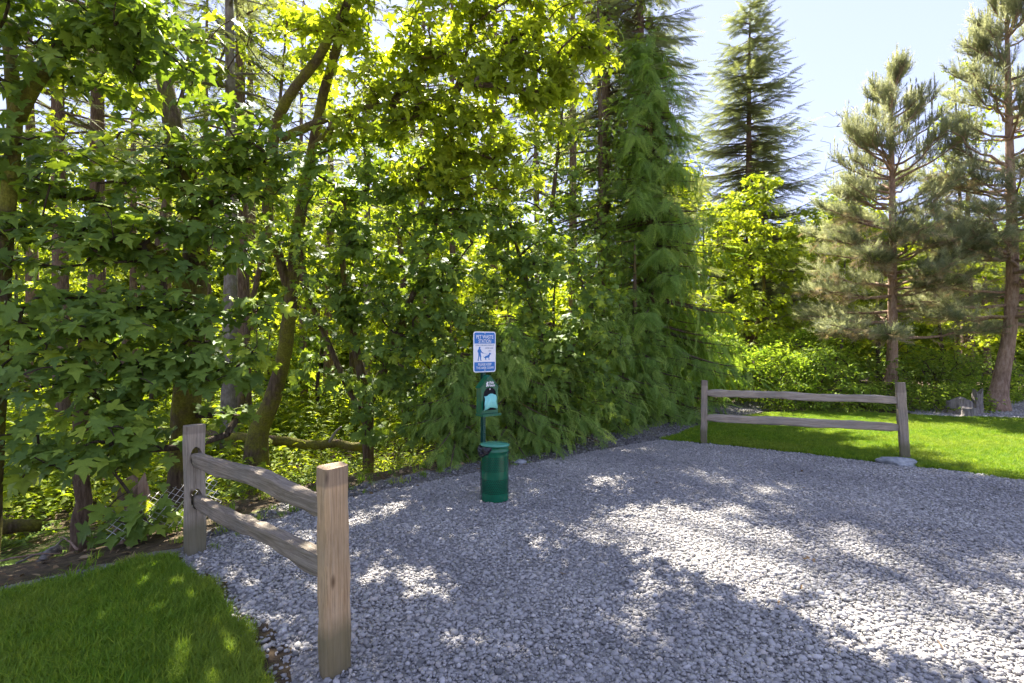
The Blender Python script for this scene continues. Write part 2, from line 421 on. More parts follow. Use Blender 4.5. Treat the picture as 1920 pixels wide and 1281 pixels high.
# ------------------------------------------------------------------ scattering (uncountable ground cover only)
def scatter(name, pts, rot, scl, idx, sources):
    c = bpy.data.collections.new(name+'_pieces')
    for s in sources: c.objects.link(s)
    me = bpy.data.meshes.new(name); me.vertices.add(len(pts)); me.vertices.foreach_set('co', np.asarray(pts, np.float32).ravel())
    a = me.attributes.new('rot', 'FLOAT_VECTOR', 'POINT'); a.data.foreach_set('vector', np.asarray(rot, np.float32).ravel())
    a = me.attributes.new('scl', 'FLOAT', 'POINT'); a.data.foreach_set('value', np.asarray(scl, np.float32))
    a = me.attributes.new('idx', 'INT', 'POINT'); a.data.foreach_set('value', np.asarray(idx, np.int32))
    o = link(name, me)
    ng = bpy.data.node_groups.new(name, 'GeometryNodeTree')
    ng.interface.new_socket('Geometry', in_out='INPUT', socket_type='NodeSocketGeometry')
    ng.interface.new_socket('Geometry', in_out='OUTPUT', socket_type='NodeSocketGeometry')
    N = ng.nodes; L = ng.links
    gi = N.new('NodeGroupInput'); go = N.new('NodeGroupOutput')
    ci = N.new('GeometryNodeCollectionInfo'); ci.inputs[0].default_value = c
    ci.inputs['Separate Children'].default_value = True; ci.inputs['Reset Children'].default_value = True
    ip = N.new('GeometryNodeInstanceOnPoints'); ip.inputs['Pick Instance'].default_value = True
    def at(nm, t):
        n = N.new('GeometryNodeInputNamedAttribute'); n.data_type = t; n.inputs['Name'].default_value = nm
        return n.outputs['Attribute']
    er = N.new('FunctionNodeEulerToRotation')
    L.new(at('rot', 'FLOAT_VECTOR'), er.inputs[0])
    L.new(gi.outputs[0], ip.inputs['Points']); L.new(ci.outputs[0], ip.inputs['Instance'])
    L.new(er.outputs[0], ip.inputs['Rotation']); L.new(at('scl', 'FLOAT'), ip.inputs['Scale']); L.new(at('idx', 'INT'), ip.inputs['Instance Index'])
    L.new(ip.outputs[0], go.inputs[0])
    md = o.modifiers.new('scatter', 'NODES'); md.node_group = ng
    o['kind'] = 'stuff'
    return o

def piece(name, me): return bpy.data.objects.new(name, me)

def pebble_mesh(seed, mat):
    bm = bmesh.new(); bmesh.ops.create_icosphere(bm, subdivisions=1, radius=1.0)
    r = np.random.default_rng(seed); sx, sy, sz = r.uniform(.8, 1.25), r.uniform(.65, .95), r.uniform(.45, .72)
    cuts = unit(r.normal(size=(7, 3))); dd = r.uniform(.55, .85, 7)
    for v in bm.verts:
        c = np.array(v.co)
        for n_, d_ in zip(cuts, dd):
            e = c@n_-d_
            if e > 0: c = c-n_*e
        v.co = (c[0]*sx*1.15, c[1]*sy*1.15, c[2]*sz*1.15)
    me = bpy.data.meshes.new('pebble'); bm.to_mesh(me); bm.free(); me.materials.append(mat)
    me.polygons.foreach_set('use_smooth', np.ones(len(me.polygons), dtype=bool))
    return me

def view_ok(x, y, ml=1.2): return (np.abs(x) < y*1.02+ml) & (y > 1.9)

def rand_in(poly, dens, box, seed):
    r = np.random.default_rng(seed); x0, x1, y0, y1 = box; n = int((x1-x0)*(y1-y0)*dens)
    p = np.c_[r.uniform(x0, x1, n), r.uniform(y0, y1, n)]
    m = view_ok(p[:, 0], p[:, 1]); p = p[m]
    return p[inside(poly, p)]

p = rand_in(lot_j, 4300, (-3, 9, 1.9, 9.3), 20)
n = len(p); r = np.random.default_rng(21)
edge_d = np.abs(edge_sd(p[:, 0], p[:, 1]))
scl = np.clip(1.15-.07*(p[:, 1]-2.6), .68, 1.15)*np.clip(r.lognormal(math.log(.0092), .42, n), .0045, .025)
# lie thicker in the middle of the lot than at its worn border with the left lawn
dl = np.min([np.linalg.norm(p-q, axis=1) for q in jag(LAWN_L, .1, 0, 1, False)], axis=0)
keep = r.uniform(size=n) < np.clip(.18+dl*2.4+.5*vnoise(np.c_[p*4, np.zeros(n)], 9), .08, 1)
p, scl, n = p[keep], scl[keep], keep.sum()
z = r.uniform(.0, .013, n)+.004*vnoise(np.c_[p*2, np.zeros(n)], 3)
g = scatter('gravel', np.c_[p, z], np.c_[r.normal(0, .24, n), r.normal(0, .24, n), r.uniform(0, 6.28, n)], scl, r.integers(0, 10, n), [piece('pebble', pebble_mesh(s, M['pebble'])) for s in range(10)])
tag(g, 'loose blue-grey crushed stone covering the open lot', 'gravel')
pp = rand_in(jag(path_poly, .2, .0, 2), 1100, (-6, 9, 2, 15), 23); n = len(pp)
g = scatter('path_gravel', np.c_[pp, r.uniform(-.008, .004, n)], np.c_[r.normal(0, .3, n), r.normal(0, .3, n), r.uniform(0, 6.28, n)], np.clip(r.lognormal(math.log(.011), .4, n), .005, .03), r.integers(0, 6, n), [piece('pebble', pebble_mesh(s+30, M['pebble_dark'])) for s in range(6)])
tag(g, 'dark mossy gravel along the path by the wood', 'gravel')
pb = rand_in(bedR, 500, (9, 18, 11, 16), 24); n = len(pb)
g = scatter('bed_gravel', np.c_[pb, r.uniform(.0, .012, n)], np.c_[r.normal(0, .3, n), r.normal(0, .3, n), r.uniform(0, 6.28, n)], np.clip(r.lognormal(math.log(.018), .3, n), .008, .03), r.integers(0, 6, n), [piece('pebble', pebble_mesh(s+40, M['pebble'])) for s in range(6)])
tag(g, 'pale gravel spread round the foot of the leaning pine', 'gravel')

def tuft_mesh(seed, nb, h, spread, wid, lean):
    r = np.random.default_rng(seed); V, Fc = [], []
    for i in range(nb):
        a = r.uniform(0, 6.28); d = np.array([math.cos(a), math.sin(a), 0]); s = np.array([-d[1], d[0], 0])
        b = np.array([r.normal(0, spread), r.normal(0, spread), 0]); hh = h*r.uniform(.55, 1.15); ln = lean*r.uniform(.2, 1.3)*hh
        k = len(V); wd = wid*r.uniform(.7, 1.2)
        m1 = b+d*ln*.3+np.array([0, 0, hh*.55]); m2 = b+d*ln+np.array([0, 0, hh*(1-.25*ln/hh)])
        V += [b-s*wd, b+s*wd, m1-s*wd*.8, m1+s*wd*.8, m2]; Fc += [(k, k+1, k+3), (k, k+3, k+2), (k+2, k+3, k+4)]
    return make_mesh('tuft', np.array(V), np.array(Fc), M['grass'])

def grass(name, poly, dens, box, h, seed, label, edge=None):
    p = rand_in(poly, dens, box, seed); n = len(p); r = np.random.default_rng(seed+1)
    nz = vnoise(np.c_[p*2.2, np.zeros(n)], seed)
    sc_ = r.uniform(.75, 1.2, n)*(1+.22*nz)
    src = [piece('tuft', tuft_mesh(seed+i, 16, h, .02 if h > .045 else .026, .0021 if h > .045 else .0026, .75)) for i in range(6)]
    g = scatter(name, np.c_[p, np.full(n, .003)], np.c_[r.normal(0, .12, n), r.normal(0, .12, n), r.uniform(0, 6.28, n)], sc_, r.integers(0, 6, n), src)
    return tag(g, label, 'grass')
grass('lawn_grass', jag(lawnL, .1, .09, 3), 2600, (-6, -.6, 1.9, 4.3), .07, 50, 'short green lawn grass beside the near end of the gravel')
grass('lawn_grass', jag(lawnR, .1, .09, 4), 900, (2.5, 14, 5.0, 13), .055, 60, 'sunlit lawn grass behind the far rail fence')

# ------------------------------------------------------------------ leaf templates
def maple_leaf(fold=.22, droop=.28, lod=0):
    if lod == 0:
        mid = [(0, 0), (.3, 0), (.65, 0), (1, 0)]
        half = [(-.11, .17), (-.07, .43), (.13, .33), (.20, .56), (.42, .66), (.45, .40), (.37, .17), (.60, .34), (.70, .15)]
        tr = [(0, 'a', 'b'), (0, 'b', 'c'), (0, 'c', 1), (1, 'c', 'd'), (1, 'd', 'e'), (1, 'e', 'f'), (1, 'f', 'g'), (1, 'g', 2), (2, 'g', 'h'), (2, 'h', 'i'), (2, 'i', 3)]
    else:
        mid = [(0, 0), (.32, 0), (1, 0)]
        half = [(-.08, .36), (.15, .30), (.42, .64), (.40, .18), (.64, .30)]
        tr = [(0, 'a', 'b'), (0, 'b', 1), (1, 'b', 'c'), (1, 'c', 'd'), (1, 'd', 'e'), (1, 'e', 2)]
    V = [(x, y, 0) for x, y in mid]; nm = len(mid); nh = len(half)
    V += [(x, y, 0) for x, y in half]+[(x, -y, 0) for x, y in half]
    Fc = []
    for t in tr:
        f1 = [i if isinstance(i, int) else nm+ord(i)-97 for i in t]
        f2 = [i if isinstance(i, int) else nm+nh+ord(i)-97 for i in t]
        Fc.append(f1[::-1]); Fc.append(f2)
    V = np.array(V, float)
    V[:, 2] = fold*np.abs(V[:, 1])-droop*V[:, 0]**2-.35*droop*np.abs(V[:, 1])**1.5*(1+V[:, 0])
    return V, np.array(Fc)

def oval_leaf(wd=.42, droop=.2):
    V = np.array([(0, 0, 0), (.45, 0, -.04), (1, 0, -droop), (.3, wd*.48, .05), (.7, wd*.36, 0), (.3, -wd*.48, .05), (.7, -wd*.36, 0)], float)
    Fc = np.array([(0, 1, 3), (1, 4, 3), (1, 2, 4), (0, 5, 1), (1, 5, 6), (1, 6, 2)])
    return V, Fc

def comb(n=7, ln=.2, wd=.03, ang=55, droop=.1):          # flat needle spray, axis along +x, length 1
    V, Fc = [(0, -.008, 0), (0, .008, 0), (1, 0, -droop)], [(0, 2, 1)]
    ca, sa = math.cos(R(ang)), math.sin(R(ang))
    for i in range(n):
        t = .08+.9*i/n; l = ln*(1-.55*t)
        for s in (-1, 1):
            k = len(V); z = -droop*t*t
            V += [(t-wd, 0, z), (t+wd, 0, z), (t+l*ca, s*l*sa, z-.12*l)]
            Fc.append((k, k+1, k+2) if s > 0 else (k+1, k, k+2))
    return np.array(V, float), np.array(Fc)

def frond(n=9, droop=.45, seed=0):                        # cedar spray: pinnae with forked lobes, hanging
    r = np.random.default_rng(seed); V, Fc = [], []
    def blade(a, b, wd):
        k = len(V); d = b-a; s = np.cross(d, (0, 0, 1.)); s = s/(np.linalg.norm(s)+1e-9)*wd
        m = a+d*.45
        V.extend([a, m+s, b, m-s]); Fc.extend([(k, k+1, k+2), (k, k+2, k+3)])
    def ax(t): return np.array([t, 0, -droop*t**1.8])
    blade(ax(0), ax(.55), .012); blade(ax(.5), ax(1.02), .022)
    for i in range(n):
        t = .08+.86*i/n; s = 1 if i % 2 else -1; L = .36*(1-.72*t)+.07
        a = ax(t); d = np.array([.72, s*.70, -.32-.5*droop*t]); d /= np.linalg.norm(d); L *= r.uniform(.85, 1.15)
        b = a+d*L; blade(a, b, .0155)
        for q, sg in ((.35, 1), (.6, -1), (.75, 1)):
            d2 = np.array([d[0]*.8-sg*d[1]*.5, d[1]*.8+sg*d[0]*.5, d[2]-.15]); blade(a+d*L*q, a+d*L*q+d2*L*.48*(1.2-q), .0125)
        s = -s; d = np.array([.72, s*.70, -.32-.5*droop*t]); b = a+d*L*.9; blade(a, b, .0165)
        blade(a+d*L*.45, a+d*L*.45+np.array([.8, s*.2, -.3])*L*.42, .0125)
    return np.array(V, float), np.array(Fc)

def brush(n=46, ln=.55, seed=0, a0=25, a1=60):            # pine shoot with needles all round, length 1
    r = np.random.default_rng(seed); V, Fc = [], []
    for i in range(n):
        t = r.uniform(.02, 1); th = r.uniform(0, 6.28); an = R(r.uniform(a0, a1)); l = ln*r.uniform(.7, 1.1)*(1.1-.35*t)
        d = np.array([math.cos(an), math.sin(an)*math.cos(th), math.sin(an)*math.sin(th)]); s = np.array([0, -math.sin(th), math.cos(th)])*.017
        k = len(V); b = np.array([t, 0, 0]); V += [b-s, b+s, b+d*l]; Fc.append((k, k+1, k+2))
    k = len(V); V += [np.array([0, .012, 0]), np.array([0, -.012, 0]), np.array([1, 0, 0])]; Fc.append((k, k+1, k+2))
    return np.array(V, float), np.array(Fc)

def place(tmpl, pos, ax, nr, size, rnd):
    """stamp template (x = axis, z = normal) at every position -> V, F, rnd"""
    Vt, Ft = tmpl; ax = unit(ax); nr = unit(nr-ax*np.sum(ax*nr, 1, keepdims=True)); sd = np.cross(nr, ax)
    Rm = np.stack([ax, sd, nr], 1)                         # (n,3,3) rows
    V = np.einsum('vk,nkj->nvj', Vt, Rm)*np.asarray(size)[:, None, None]+pos[:, None]
    Fq = Ft[None]+(np.arange(len(pos))*len(Vt))[:, None, None]
    return V.reshape(-1, 3), Fq.reshape(-1, 3), np.repeat(rnd, len(Vt))

def place_multi(tmpls, pos, ax, nr, size, rnd, r):
    w_ = r.integers(0, len(tmpls), len(pos)); Vs, Fs, Rs, o = [], [], [], 0
    for i, t in enumerate(tmpls):
        m = w_ == i
        if not m.any(): continue
        V, Fq, rr = place(t, pos[m], ax[m], nr[m], np.asarray(size)[m], rnd[m])
        Vs.append(V); Fs.append(Fq+o); Rs.append(rr); o += len(V)
    return np.vstack(Vs), np.vstack(Fs), np.concatenate(Rs)

ML0 = [maple_leaf(.22, .28), maple_leaf(.05, .45), maple_leaf(.38, .15), maple_leaf(.12, .75), maple_leaf(.55, .45)]
ML1 = [maple_leaf(.2, .3, 1), maple_leaf(.4, .1, 1)]
OV = [oval_leaf(), oval_leaf(.5, .35)]

# ------------------------------------------------------------------ broadleaf trees
def grow(stems, targets, r, zmin=-9, tip_r=.006, step=.22):
    """stems: list of (points, radii).  Every target is joined to the nearest wood by a bent branch."""
    nodes, par, ok = [], [], []
    for pts, _ in stems:
        for i, q in enumerate(resample(pts, step)):
            nodes.append(q); par.append(len(nodes)-2 if i else -1); ok.append(q[2] > zmin)
    ns = len(nodes); Nn = np.array(nodes); okn = np.array(ok)
    order = np.argsort([np.min(np.linalg.norm(Nn-t, axis=1)) for t in targets])
    cap = ns+len(targets)*14; A = np.zeros((cap, 3)); A[:ns] = Nn; K = np.zeros(cap, bool); K[:ns] = okn
    par = par+[0]*(cap-ns); cnt = ns; paths = []; dirs = np.zeros((len(targets), 3))
    for ti in order:
        t = targets[ti]; dv = A[:cnt]-t; d = np.linalg.norm(dv*np.array([1, 1, 1.15]), axis=1)
        d = d+np.maximum(0, A[:cnt, 2]-t[2])*.8; d[~K[:cnt]] = 1e9
        i = int(np.argmin(d)); a = A[i]; L = np.linalg.norm(t-a); k = int(np.clip(L/step, 2, 12))
        s = np.linspace(0, 1, k+1)[1:, None]
        up = np.array([0, 0, 1.])*L*r.uniform(.02, .18); sd = r.normal(size=3)*L*.07
        pts = a+(t-a)*s+(up+sd)*(s*(1-s)*3)+r.normal(size=(k, 3))*L*.012*(s < 1)
        idx = [i]
        for q in pts:
            A[cnt] = q; par[cnt] = idx[-1]; K[cnt] = True; idx.append(cnt); cnt += 1
        paths.append(idx); dirs[ti] = unit(A[idx[-1]]-A[idx[-2]] if k > 1 else t-a)
    tips = np.zeros(cnt)
    for idx in paths: tips[idx[-1]] += 1
    for i in range(cnt-1, ns-1, -1): tips[par[i]] += tips[i]
    rad = tip_r*np.maximum(tips, 1)**.46
    tubes = []
    for idx in paths:
        rr = rad[idx].copy(); rr[0] = rr[1]; big = rr[0] > .03
        tubes.append(tube(A[idx], rr, 7 if big else (5 if rr[0] > .012 else 3), cap=False))
    return tubes, dirs

def clump_targets(clumps, r, dens):
    out = []
    for c, rad, k in clumps:
        n = int(k*dens); u = r.normal(size=(n, 3)); u = unit(u)*(r.uniform(.25, 1, n)**.45)[:, None]
        out.append(c+u*rad)
    return np.vstack(out)

def leaves_for(tips, dirs, per, size, face, r, spread=.45, droop=.35, flat=.8):
    k = per; n = len(tips)
    s = np.tile(np.arange(k)/k, n)+r.uniform(-.06, .06, n*k); T = np.repeat(tips, k, 0); D = np.repeat(dirs, k, 0)
    D = unit(D*np.array([1, 1, .45])+np.array([0, 0, -.12]))
    side = unit(np.cross(D, (0, 0, 1.))+1e-6); sg = np.tile(np.where(np.arange(k) % 2 == 0, 1., -1.), n)[:, None]
    up = np.cross(side, D)
    roll = r.uniform(-1, 1, (n*k, 1))
    lat = unit(side*sg+up*roll*.5)
    pos = T-D*(s[:, None]*spread)+lat*r.uniform(.25, .75, (n*k, 1))*size*.8+r.normal(size=(n*k, 3))*size*.25
    ax = unit(lat*.75+D*.55+np.array([0, 0, -droop])+np.array(face)*.25+r.normal(size=(n*k, 3))*.28)
    nr = unit(np.array([0, 0, flat])+np.array(face)*.6+r.normal(size=(n*k, 3))*.34)
    sz = size*r.uniform(.4, 1.15, n*k)*(1-.15*s)
    return pos, ax, nr, sz

def broadleaf(name, label, cat, base, stems, clumps, leafm, barkm, size, per=8, dens=1.0, tmpl=None, face=(.1, -.6, 0), seed=1, zmin=-9,
              nleaf=0, spread=.45, droop=.35, flat=.8, group=None, branchm=None, wob=.09, tip_r=.006, young=.3):
    r = np.random.default_rng(seed); base = np.asarray(base, float)
    root = tag(empty(name, tuple(base)), label, cat, group)
    st = [(np.asarray(p, float)-base, rr) for p, rr in stems]
    parts = []
    for i, (p, rr) in enumerate(st):
        q = resample(p, .12); t = np.linspace(0, 1, len(q)); rad = np.interp(t, np.linspace(0, 1, len(rr)), rr)
        parts.append(tube(q, rad, 16, True, wob, seed+i))
    V, Fq = merge(parts); mesh('trunk', V, Fq, barkm, root, smooth=True)
    cl = [(np.asarray(c)-base, np.asarray(rd, float), k) for c, rd, k in clumps]
    tg = clump_targets(cl, r, dens)
    tubes, dirs = grow(st, tg, r, zmin, tip_r)
    V, Fq = merge(tubes); mesh('branches', V, Fq, branchm or barkm, root, smooth=True)['kind'] = 'stuff'
    pos, ax, nr, sz = leaves_for(tg, dirs, per, size, face, r, spread, droop, flat)
    rnd = np.clip(r.beta(2, 3, len(pos))*.8+np.repeat((r.uniform(size=len(tg)) < young)*r.uniform(.1, .4, len(tg)), per), 0, 1)
    pick = np.zeros(len(pos), bool)
    if nleaf:
        wpos = pos+base; d = np.linalg.norm(wpos-np.array([0, 0, EYE]), axis=1)
        u = wpos[:, 0]/wpos[:, 1]*F+960; v = 640-(wpos[:, 2]-EYE)/wpos[:, 1]*F
        vw = unit(np.array([0, 0, EYE])-wpos); area = (sz/d)**2*np.abs(np.sum(vw*nr, 1))
        inf = (u > -5) & (u < 1925) & (v > -5) & (v < 1290)
        cell = (u//26).astype(int)*1000+(v//26).astype(int); best = {}
        for i in np.argsort(d):
            if inf[i] and cell[i] not in best: best[cell[i]] = i
        ids = np.array(sorted(best.values(), key=lambda i: -area[i])[:nleaf]); pick[ids] = True
        tm = tmpl or ML0; lm = {}
        for i in ids:
            key = (int(r.integers(0, len(tm))), int(min(9, rnd[i]*10)))
            if key not in lm:
                Vt, Ft = tm[key[0]]; lm[key] = make_mesh('leaf', Vt, Ft, leafm, np.full(len(Vt), (key[1]+.5)/10))
            o = bpy.data.objects.new('leaf', lm[key]); col.objects.link(o); o.parent = root
            a = unit(ax[i]); nn = unit(nr[i]-a*(a@nr[i])); sd = np.cross(nn, a); S = sz[i]
            o.matrix_local = Matrix(((a[0]*S, sd[0]*S, nn[0]*S, pos[i][0]), (a[1]*S, sd[1]*S, nn[1]*S, pos[i][1]), (a[2]*S, sd[2]*S, nn[2]*S, pos[i][2]), (0, 0, 0, 1)))
    m = ~pick
    V, Fq, rr = place_multi(tmpl or ML0, pos[m], ax[m], nr[m], sz[m], rnd[m], r)
    mesh('crown', V, Fq, leafm, root, rnd=rr)['kind'] = 'stuff'
    return root

def C(u, v, Y, ru, rv, ry=.5, k=10):           # clump given where it stands: centre and radii
    return (P(u, v, Y), (ru/F*Y, ry, rv/F*Y), k)

def gz(x, y): return float(hgt(x, y)[0])

# --- big-leaved maple in front of the wood, by the near fence
b = G(345, 6.2); b[2] = gz(b[0], b[1])-.1
stA = [([b, P(350, 760, 6.2), P(362, 560, 6.15), P(372, 400, 6.1), P(330, 270, 6.1), P(300, 100, 6.2), P(270, -120, 6.3)], [.2, .165, .15, .13, .10, .07, .03]),
       ([P(362, 560, 6.15), P(300, 470, 5.6), P(180, 430, 5.2), P(60, 420, 5.0)], [.09, .07, .05, .02]),
       ([P(372, 420, 6.1), P(430, 330, 5.9), P(480, 250, 5.8)], [.08, .05, .02])]
clA = [C(70, 470, 4.9, 130, 70, .45, 14), C(230, 430, 5.2, 110, 60, .5, 13), C(380, 480, 5.5, 110, 60, .45, 13), C(110, 600, 4.7, 140, 60, .45, 15), C(280, 590, 5.1, 120, 55, .45, 14),
       C(440, 600, 5.5, 90, 55, .4, 10), C(60, 720, 4.4, 110, 60, .4, 12), C(200, 720, 4.7, 120, 60, .4, 13), C(340, 690, 5.2, 110, 50, .4, 12), C(470, 690, 5.6, 60, 45, .3, 6),
       C(140, 830, 4.4, 120, 50, .35, 10), C(30, 860, 4.3, 50, 60, .3, 4), C(230, 850, 4.9, 60, 40, .3, 5), C(235, 985, 4.55, 70, 35, .2, 5), C(440, 780, 5.9, 40, 40, .3, 3),
       C(420, 260, 5.7, 120, 70, .5, 18), C(490, 330, 5.7, 80, 60, .4, 9), C(250, 300, 5.7, 100, 70, .5, 11), C(100, 330, 5.3, 100, 70, .5, 11), C(340, 350, 5.8, 100, 60, .5, 10), C(420, 400, 5.6, 110, 50, .4, 11), C(10, 300, 5.2, 60, 90, .4, 6),
       C(200, -120, 6.4, 220, 110, .8, 14), C(330, -260, 6.6, 160, 110, .8, 8)]
broadleaf('maple_tree', 'broad-leaved maple with large dark leaves hanging over the near fence', 'tree', b, stA, clA, M['maple'], M['bark_moss'], .175, 12, 1.35, seed=3, flat=1.15, spread=.6, droop=.28, nleaf=300, branchm=M['twig'])

# --- overhanging maple, top left
b = G(-20, 4.9); b[0] = -5.05; b[2] = gz(b[0], b[1])-.1
stB = [([b, P(-5, 700, 4.95), P(10, 450, 5.0), P(30, 220, 5.0), P(15, 60, 5.0), P(0, -150, 5.0)], [.10, .085, .075, .065, .055, .03]),
       ([P(30, 220, 5.0), P(60, 160, 4.9), P(150, 60, 4.7), P(280, 20, 4.6)], [.08, .06, .04, .015])]
clB = [C(90, 30, 4.6, 110, 55, .45, 14), C(230, 40, 4.6, 110, 60, .45, 15), C(60, 130, 4.7, 80, 60, .4, 9), C(190, 130, 4.8, 100, 45, .4, 11), C(330, 110, 4.9, 80, 60, .4, 10), C(300, 190, 5.1, 90, 35, .35, 7),
       C(20, 230, 4.7, 50, 60, .3, 4), C(380, 30, 4.9, 50, 40, .3, 4), C(120, -100, 4.7, 200, 60, .6, 10)]
broadleaf('maple_tree', 'maple spreading its leafy boughs in from the upper left corner', 'tree', b, stB, clB, M['maple'], M['bark_moss'], .155, 12, 1.2, seed=5, flat=1.1, spread=.6, nleaf=300, branchm=M['twig'])

# --- leaning mossy maple with the yellow-green top
b = G(478, 9.0); b[2] = gz(b[0], b[1])-.1
stC = [([b, P(482, 812, 9.0), P(512, 745, 9.0), P(534, 660, 8.95), P(545, 560, 8.9), P(560, 420, 8.8), P(585, 285, 8.6), P(605, 180, 8.4), P(640, 60, 8.2), P(680, -120, 8)], [.25, .16, .125, .115, .11, .095, .085, .075, .06, .03]),
       ([P(545, 560, 8.9), P(500, 400, 8.6), P(515, 230, 8.2), P(548, 170, 7.9), P(600, 105, 7.6), P(650, 10, 7.4), P(700, -120, 7.2)], [.08, .08, .085, .08, .07, .055, .03]),
       ([P(585, 285, 8.6), P(640, 225, 8.2), P(720, 170, 7.8), P(820, 110, 7.5)], [.09, .07, .05, .02]),
       ([P(530, 258, 8.3), P(590, 232, 8.0), P(650, 205, 7.8), P(760, 190, 7.4)], [.07, .06, .045, .015])]
clC = [C(700, 40, 7.4, 100, 70, .6, 13), C(820, 50, 7.3, 110, 80, .6, 17), C(950, 40, 7.3, 100, 80, .6, 17), C(1060, 60, 7.4, 90, 70, .6, 15), C(1100, 140, 7.5, 60, 60, .5, 9), C(980, 150, 7.3, 110, 70, .6, 18),
       C(860, 160, 7.2, 110, 60, .6, 16), C(730, 130, 7.5, 90, 60, .6, 11), C(700, 230, 7.6, 100, 50, .5, 12), C(820, 250, 7.4, 110, 60, .5, 15), C(940, 240, 7.4, 110, 60, .5, 14), C(1040, 210, 7.5, 60, 50, .5, 8),
       C(890, 330, 7.6, 100, 50, .5, 12), C(960, 310, 7.6, 60, 45, .4, 6), C(780, 330, 7.8, 80, 40, .4, 7), C(620, 50, 8, 70, 60, .5, 7), C(600, 160, 8.2, 50, 40, .4, 3), C(560, 60, 8.2, 60, 50, .5, 4), C(1130, 90, 7.4, 40, 40, .3, 4),
       C(760, -130, 7.4, 200, 110, 1.2, 22), C(1110, -120, 7.6, 130, 80, .9, 12), C(1230, -180, 7.8, 90, 60, .7, 6), C(980, -130, 7.3, 190, 110, 1.2, 22), C(860, -330, 7.4, 230, 110, 1.4, 20), C(640, -330, 7.6, 200, 130, 1.4, 16)]  # right-hand clumps above the frame added to dapple the gravel with shade
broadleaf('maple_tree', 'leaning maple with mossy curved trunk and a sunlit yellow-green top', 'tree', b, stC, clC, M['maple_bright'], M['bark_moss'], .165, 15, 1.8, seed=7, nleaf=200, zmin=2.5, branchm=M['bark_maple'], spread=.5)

# --- dark maple thicket in the centre
b = G(690, 8.7); b[2] = gz(b[0], b[1])-.1
stD = [([b, P(690, 760, 8.7), P(660, 620, 8.6), P(640, 480, 8.4), P(650, 360, 8.2)], [.10, .085, .07, .05, .02]),
       ([P(690, 760, 8.7), P(750, 620, 8.5), P(800, 480, 8.2), P(830, 380, 8.0)], [.08, .065, .05, .02]),
       ([P(690, 800, 8.7), P(640, 700, 8.7), P(580, 560, 8.6), P(560, 440, 8.4)], [.06, .05, .04, .015])]
clD = [C(580, 340, 8.1, 80, 45, .5, 9), C(680, 360, 8.0, 90, 50, .5, 13), C(790, 370, 7.9, 90, 50, .5, 13), C(870, 420, 7.8, 80, 55, .5, 12), C(620, 440, 8.1, 90, 50, .5, 12), C(730, 460, 7.9, 100, 50, .5, 15), C(840, 500, 7.8, 90, 50, .5, 14),
       C(660, 540, 8.1, 80, 45, .5, 8), C(770, 560, 7.9, 90, 50, .5, 13), C(860, 600, 7.8, 70, 45, .4, 9), C(620, 620, 8.3, 70, 45, .4, 6), C(720, 650, 8.1, 70, 45, .4, 8), C(800, 680, 8.0, 70, 50, .4, 10),
       C(650, 720, 8.3, 60, 40, .4, 5), C(740, 750, 8.2, 70, 45, .4, 9), C(800, 790, 8.1, 60, 45, .35, 8), C(690, 810, 8.3, 50, 30, .3, 4), C(540, 450, 8.4, 60, 45, .4, 6), C(590, 540, 8.5, 60, 30, .3, 5), C(700, 290, 8.2, 80, 40, .5, 10), C(820, 310, 8.1, 80, 40, .5, 10), C(840, 700, 8.0, 60, 50, .4, 9), C(700, 570, 8.4, 80, 50, .4, 9), C(560, 700, 8.7, 40, 50, .3, 4), C(850, 800, 8.0, 50, 30, .3, 6)]
broadleaf('maple_tree', 'dense dark green maple thicket in the middle behind the sign', 'tree', b, stD, clD, M['maple'], M['bark_maple'], .16, 13, 1.9, seed=9, nleaf=300, branchm=M['twig'])

# --- young maple leaning out over the cedars
b = G(1040, 9.0); b[2] = gz(b[0], b[1])-.1
stE = [([b, P(1035, 760, 9.0), P(1010, 620, 8.8), P(980, 500, 8.6), P(950, 400, 8.5)], [.08, .07, .055, .04, .015]), ([P(1030, 740, 9), P(1080, 640, 8.7), P(1120, 560, 8.5)], [.05, .04, .015])]
clE = [C(940, 410, 8.4, 50, 40, .4, 8), C(970, 470, 8.2, 70, 45, .4, 12), C(1030, 520, 8.2, 80, 45, .4, 13), C(960, 560, 8.1, 70, 45, .4, 11), C(1060, 590, 8.2, 80, 45, .4, 13), C(990, 640, 8.1, 60, 40, .4, 9), C(1100, 650, 8.4, 70, 45, .4, 12),
       C(1040, 700, 8.2, 60, 45, .35, 9), C(1130, 720, 8.6, 50, 45, .35, 8), C(910, 500, 8.3, 50, 50, .4, 7), C(1080, 760, 8.5, 50, 40, .3, 5), C(900, 600, 8.2, 40, 50, .3, 8), C(1120, 560, 8.6, 60, 45, .4, 9), C(1150, 640, 8.9, 50, 45, .4, 8), C(1000, 740, 8.3, 70, 40, .35, 9), C(930, 690, 8.1, 50, 45, .3, 7), C(1150, 770, 9.3, 50, 35, .3, 6), C(900, 370, 8.4, 60, 40, .4, 8), C(1000, 410, 8.6, 60, 40, .4, 8), C(1080, 480, 8.6, 60, 40, .4, 8)]
broadleaf('maple_tree', 'young maple with paler drooping leaves leaning over the low cedars', 'tree', b, stE, clE, M['maple'], M['bark_maple'], .14, 13, 1.7, seed=13, nleaf=150, branchm=M['twig'], young=.35)

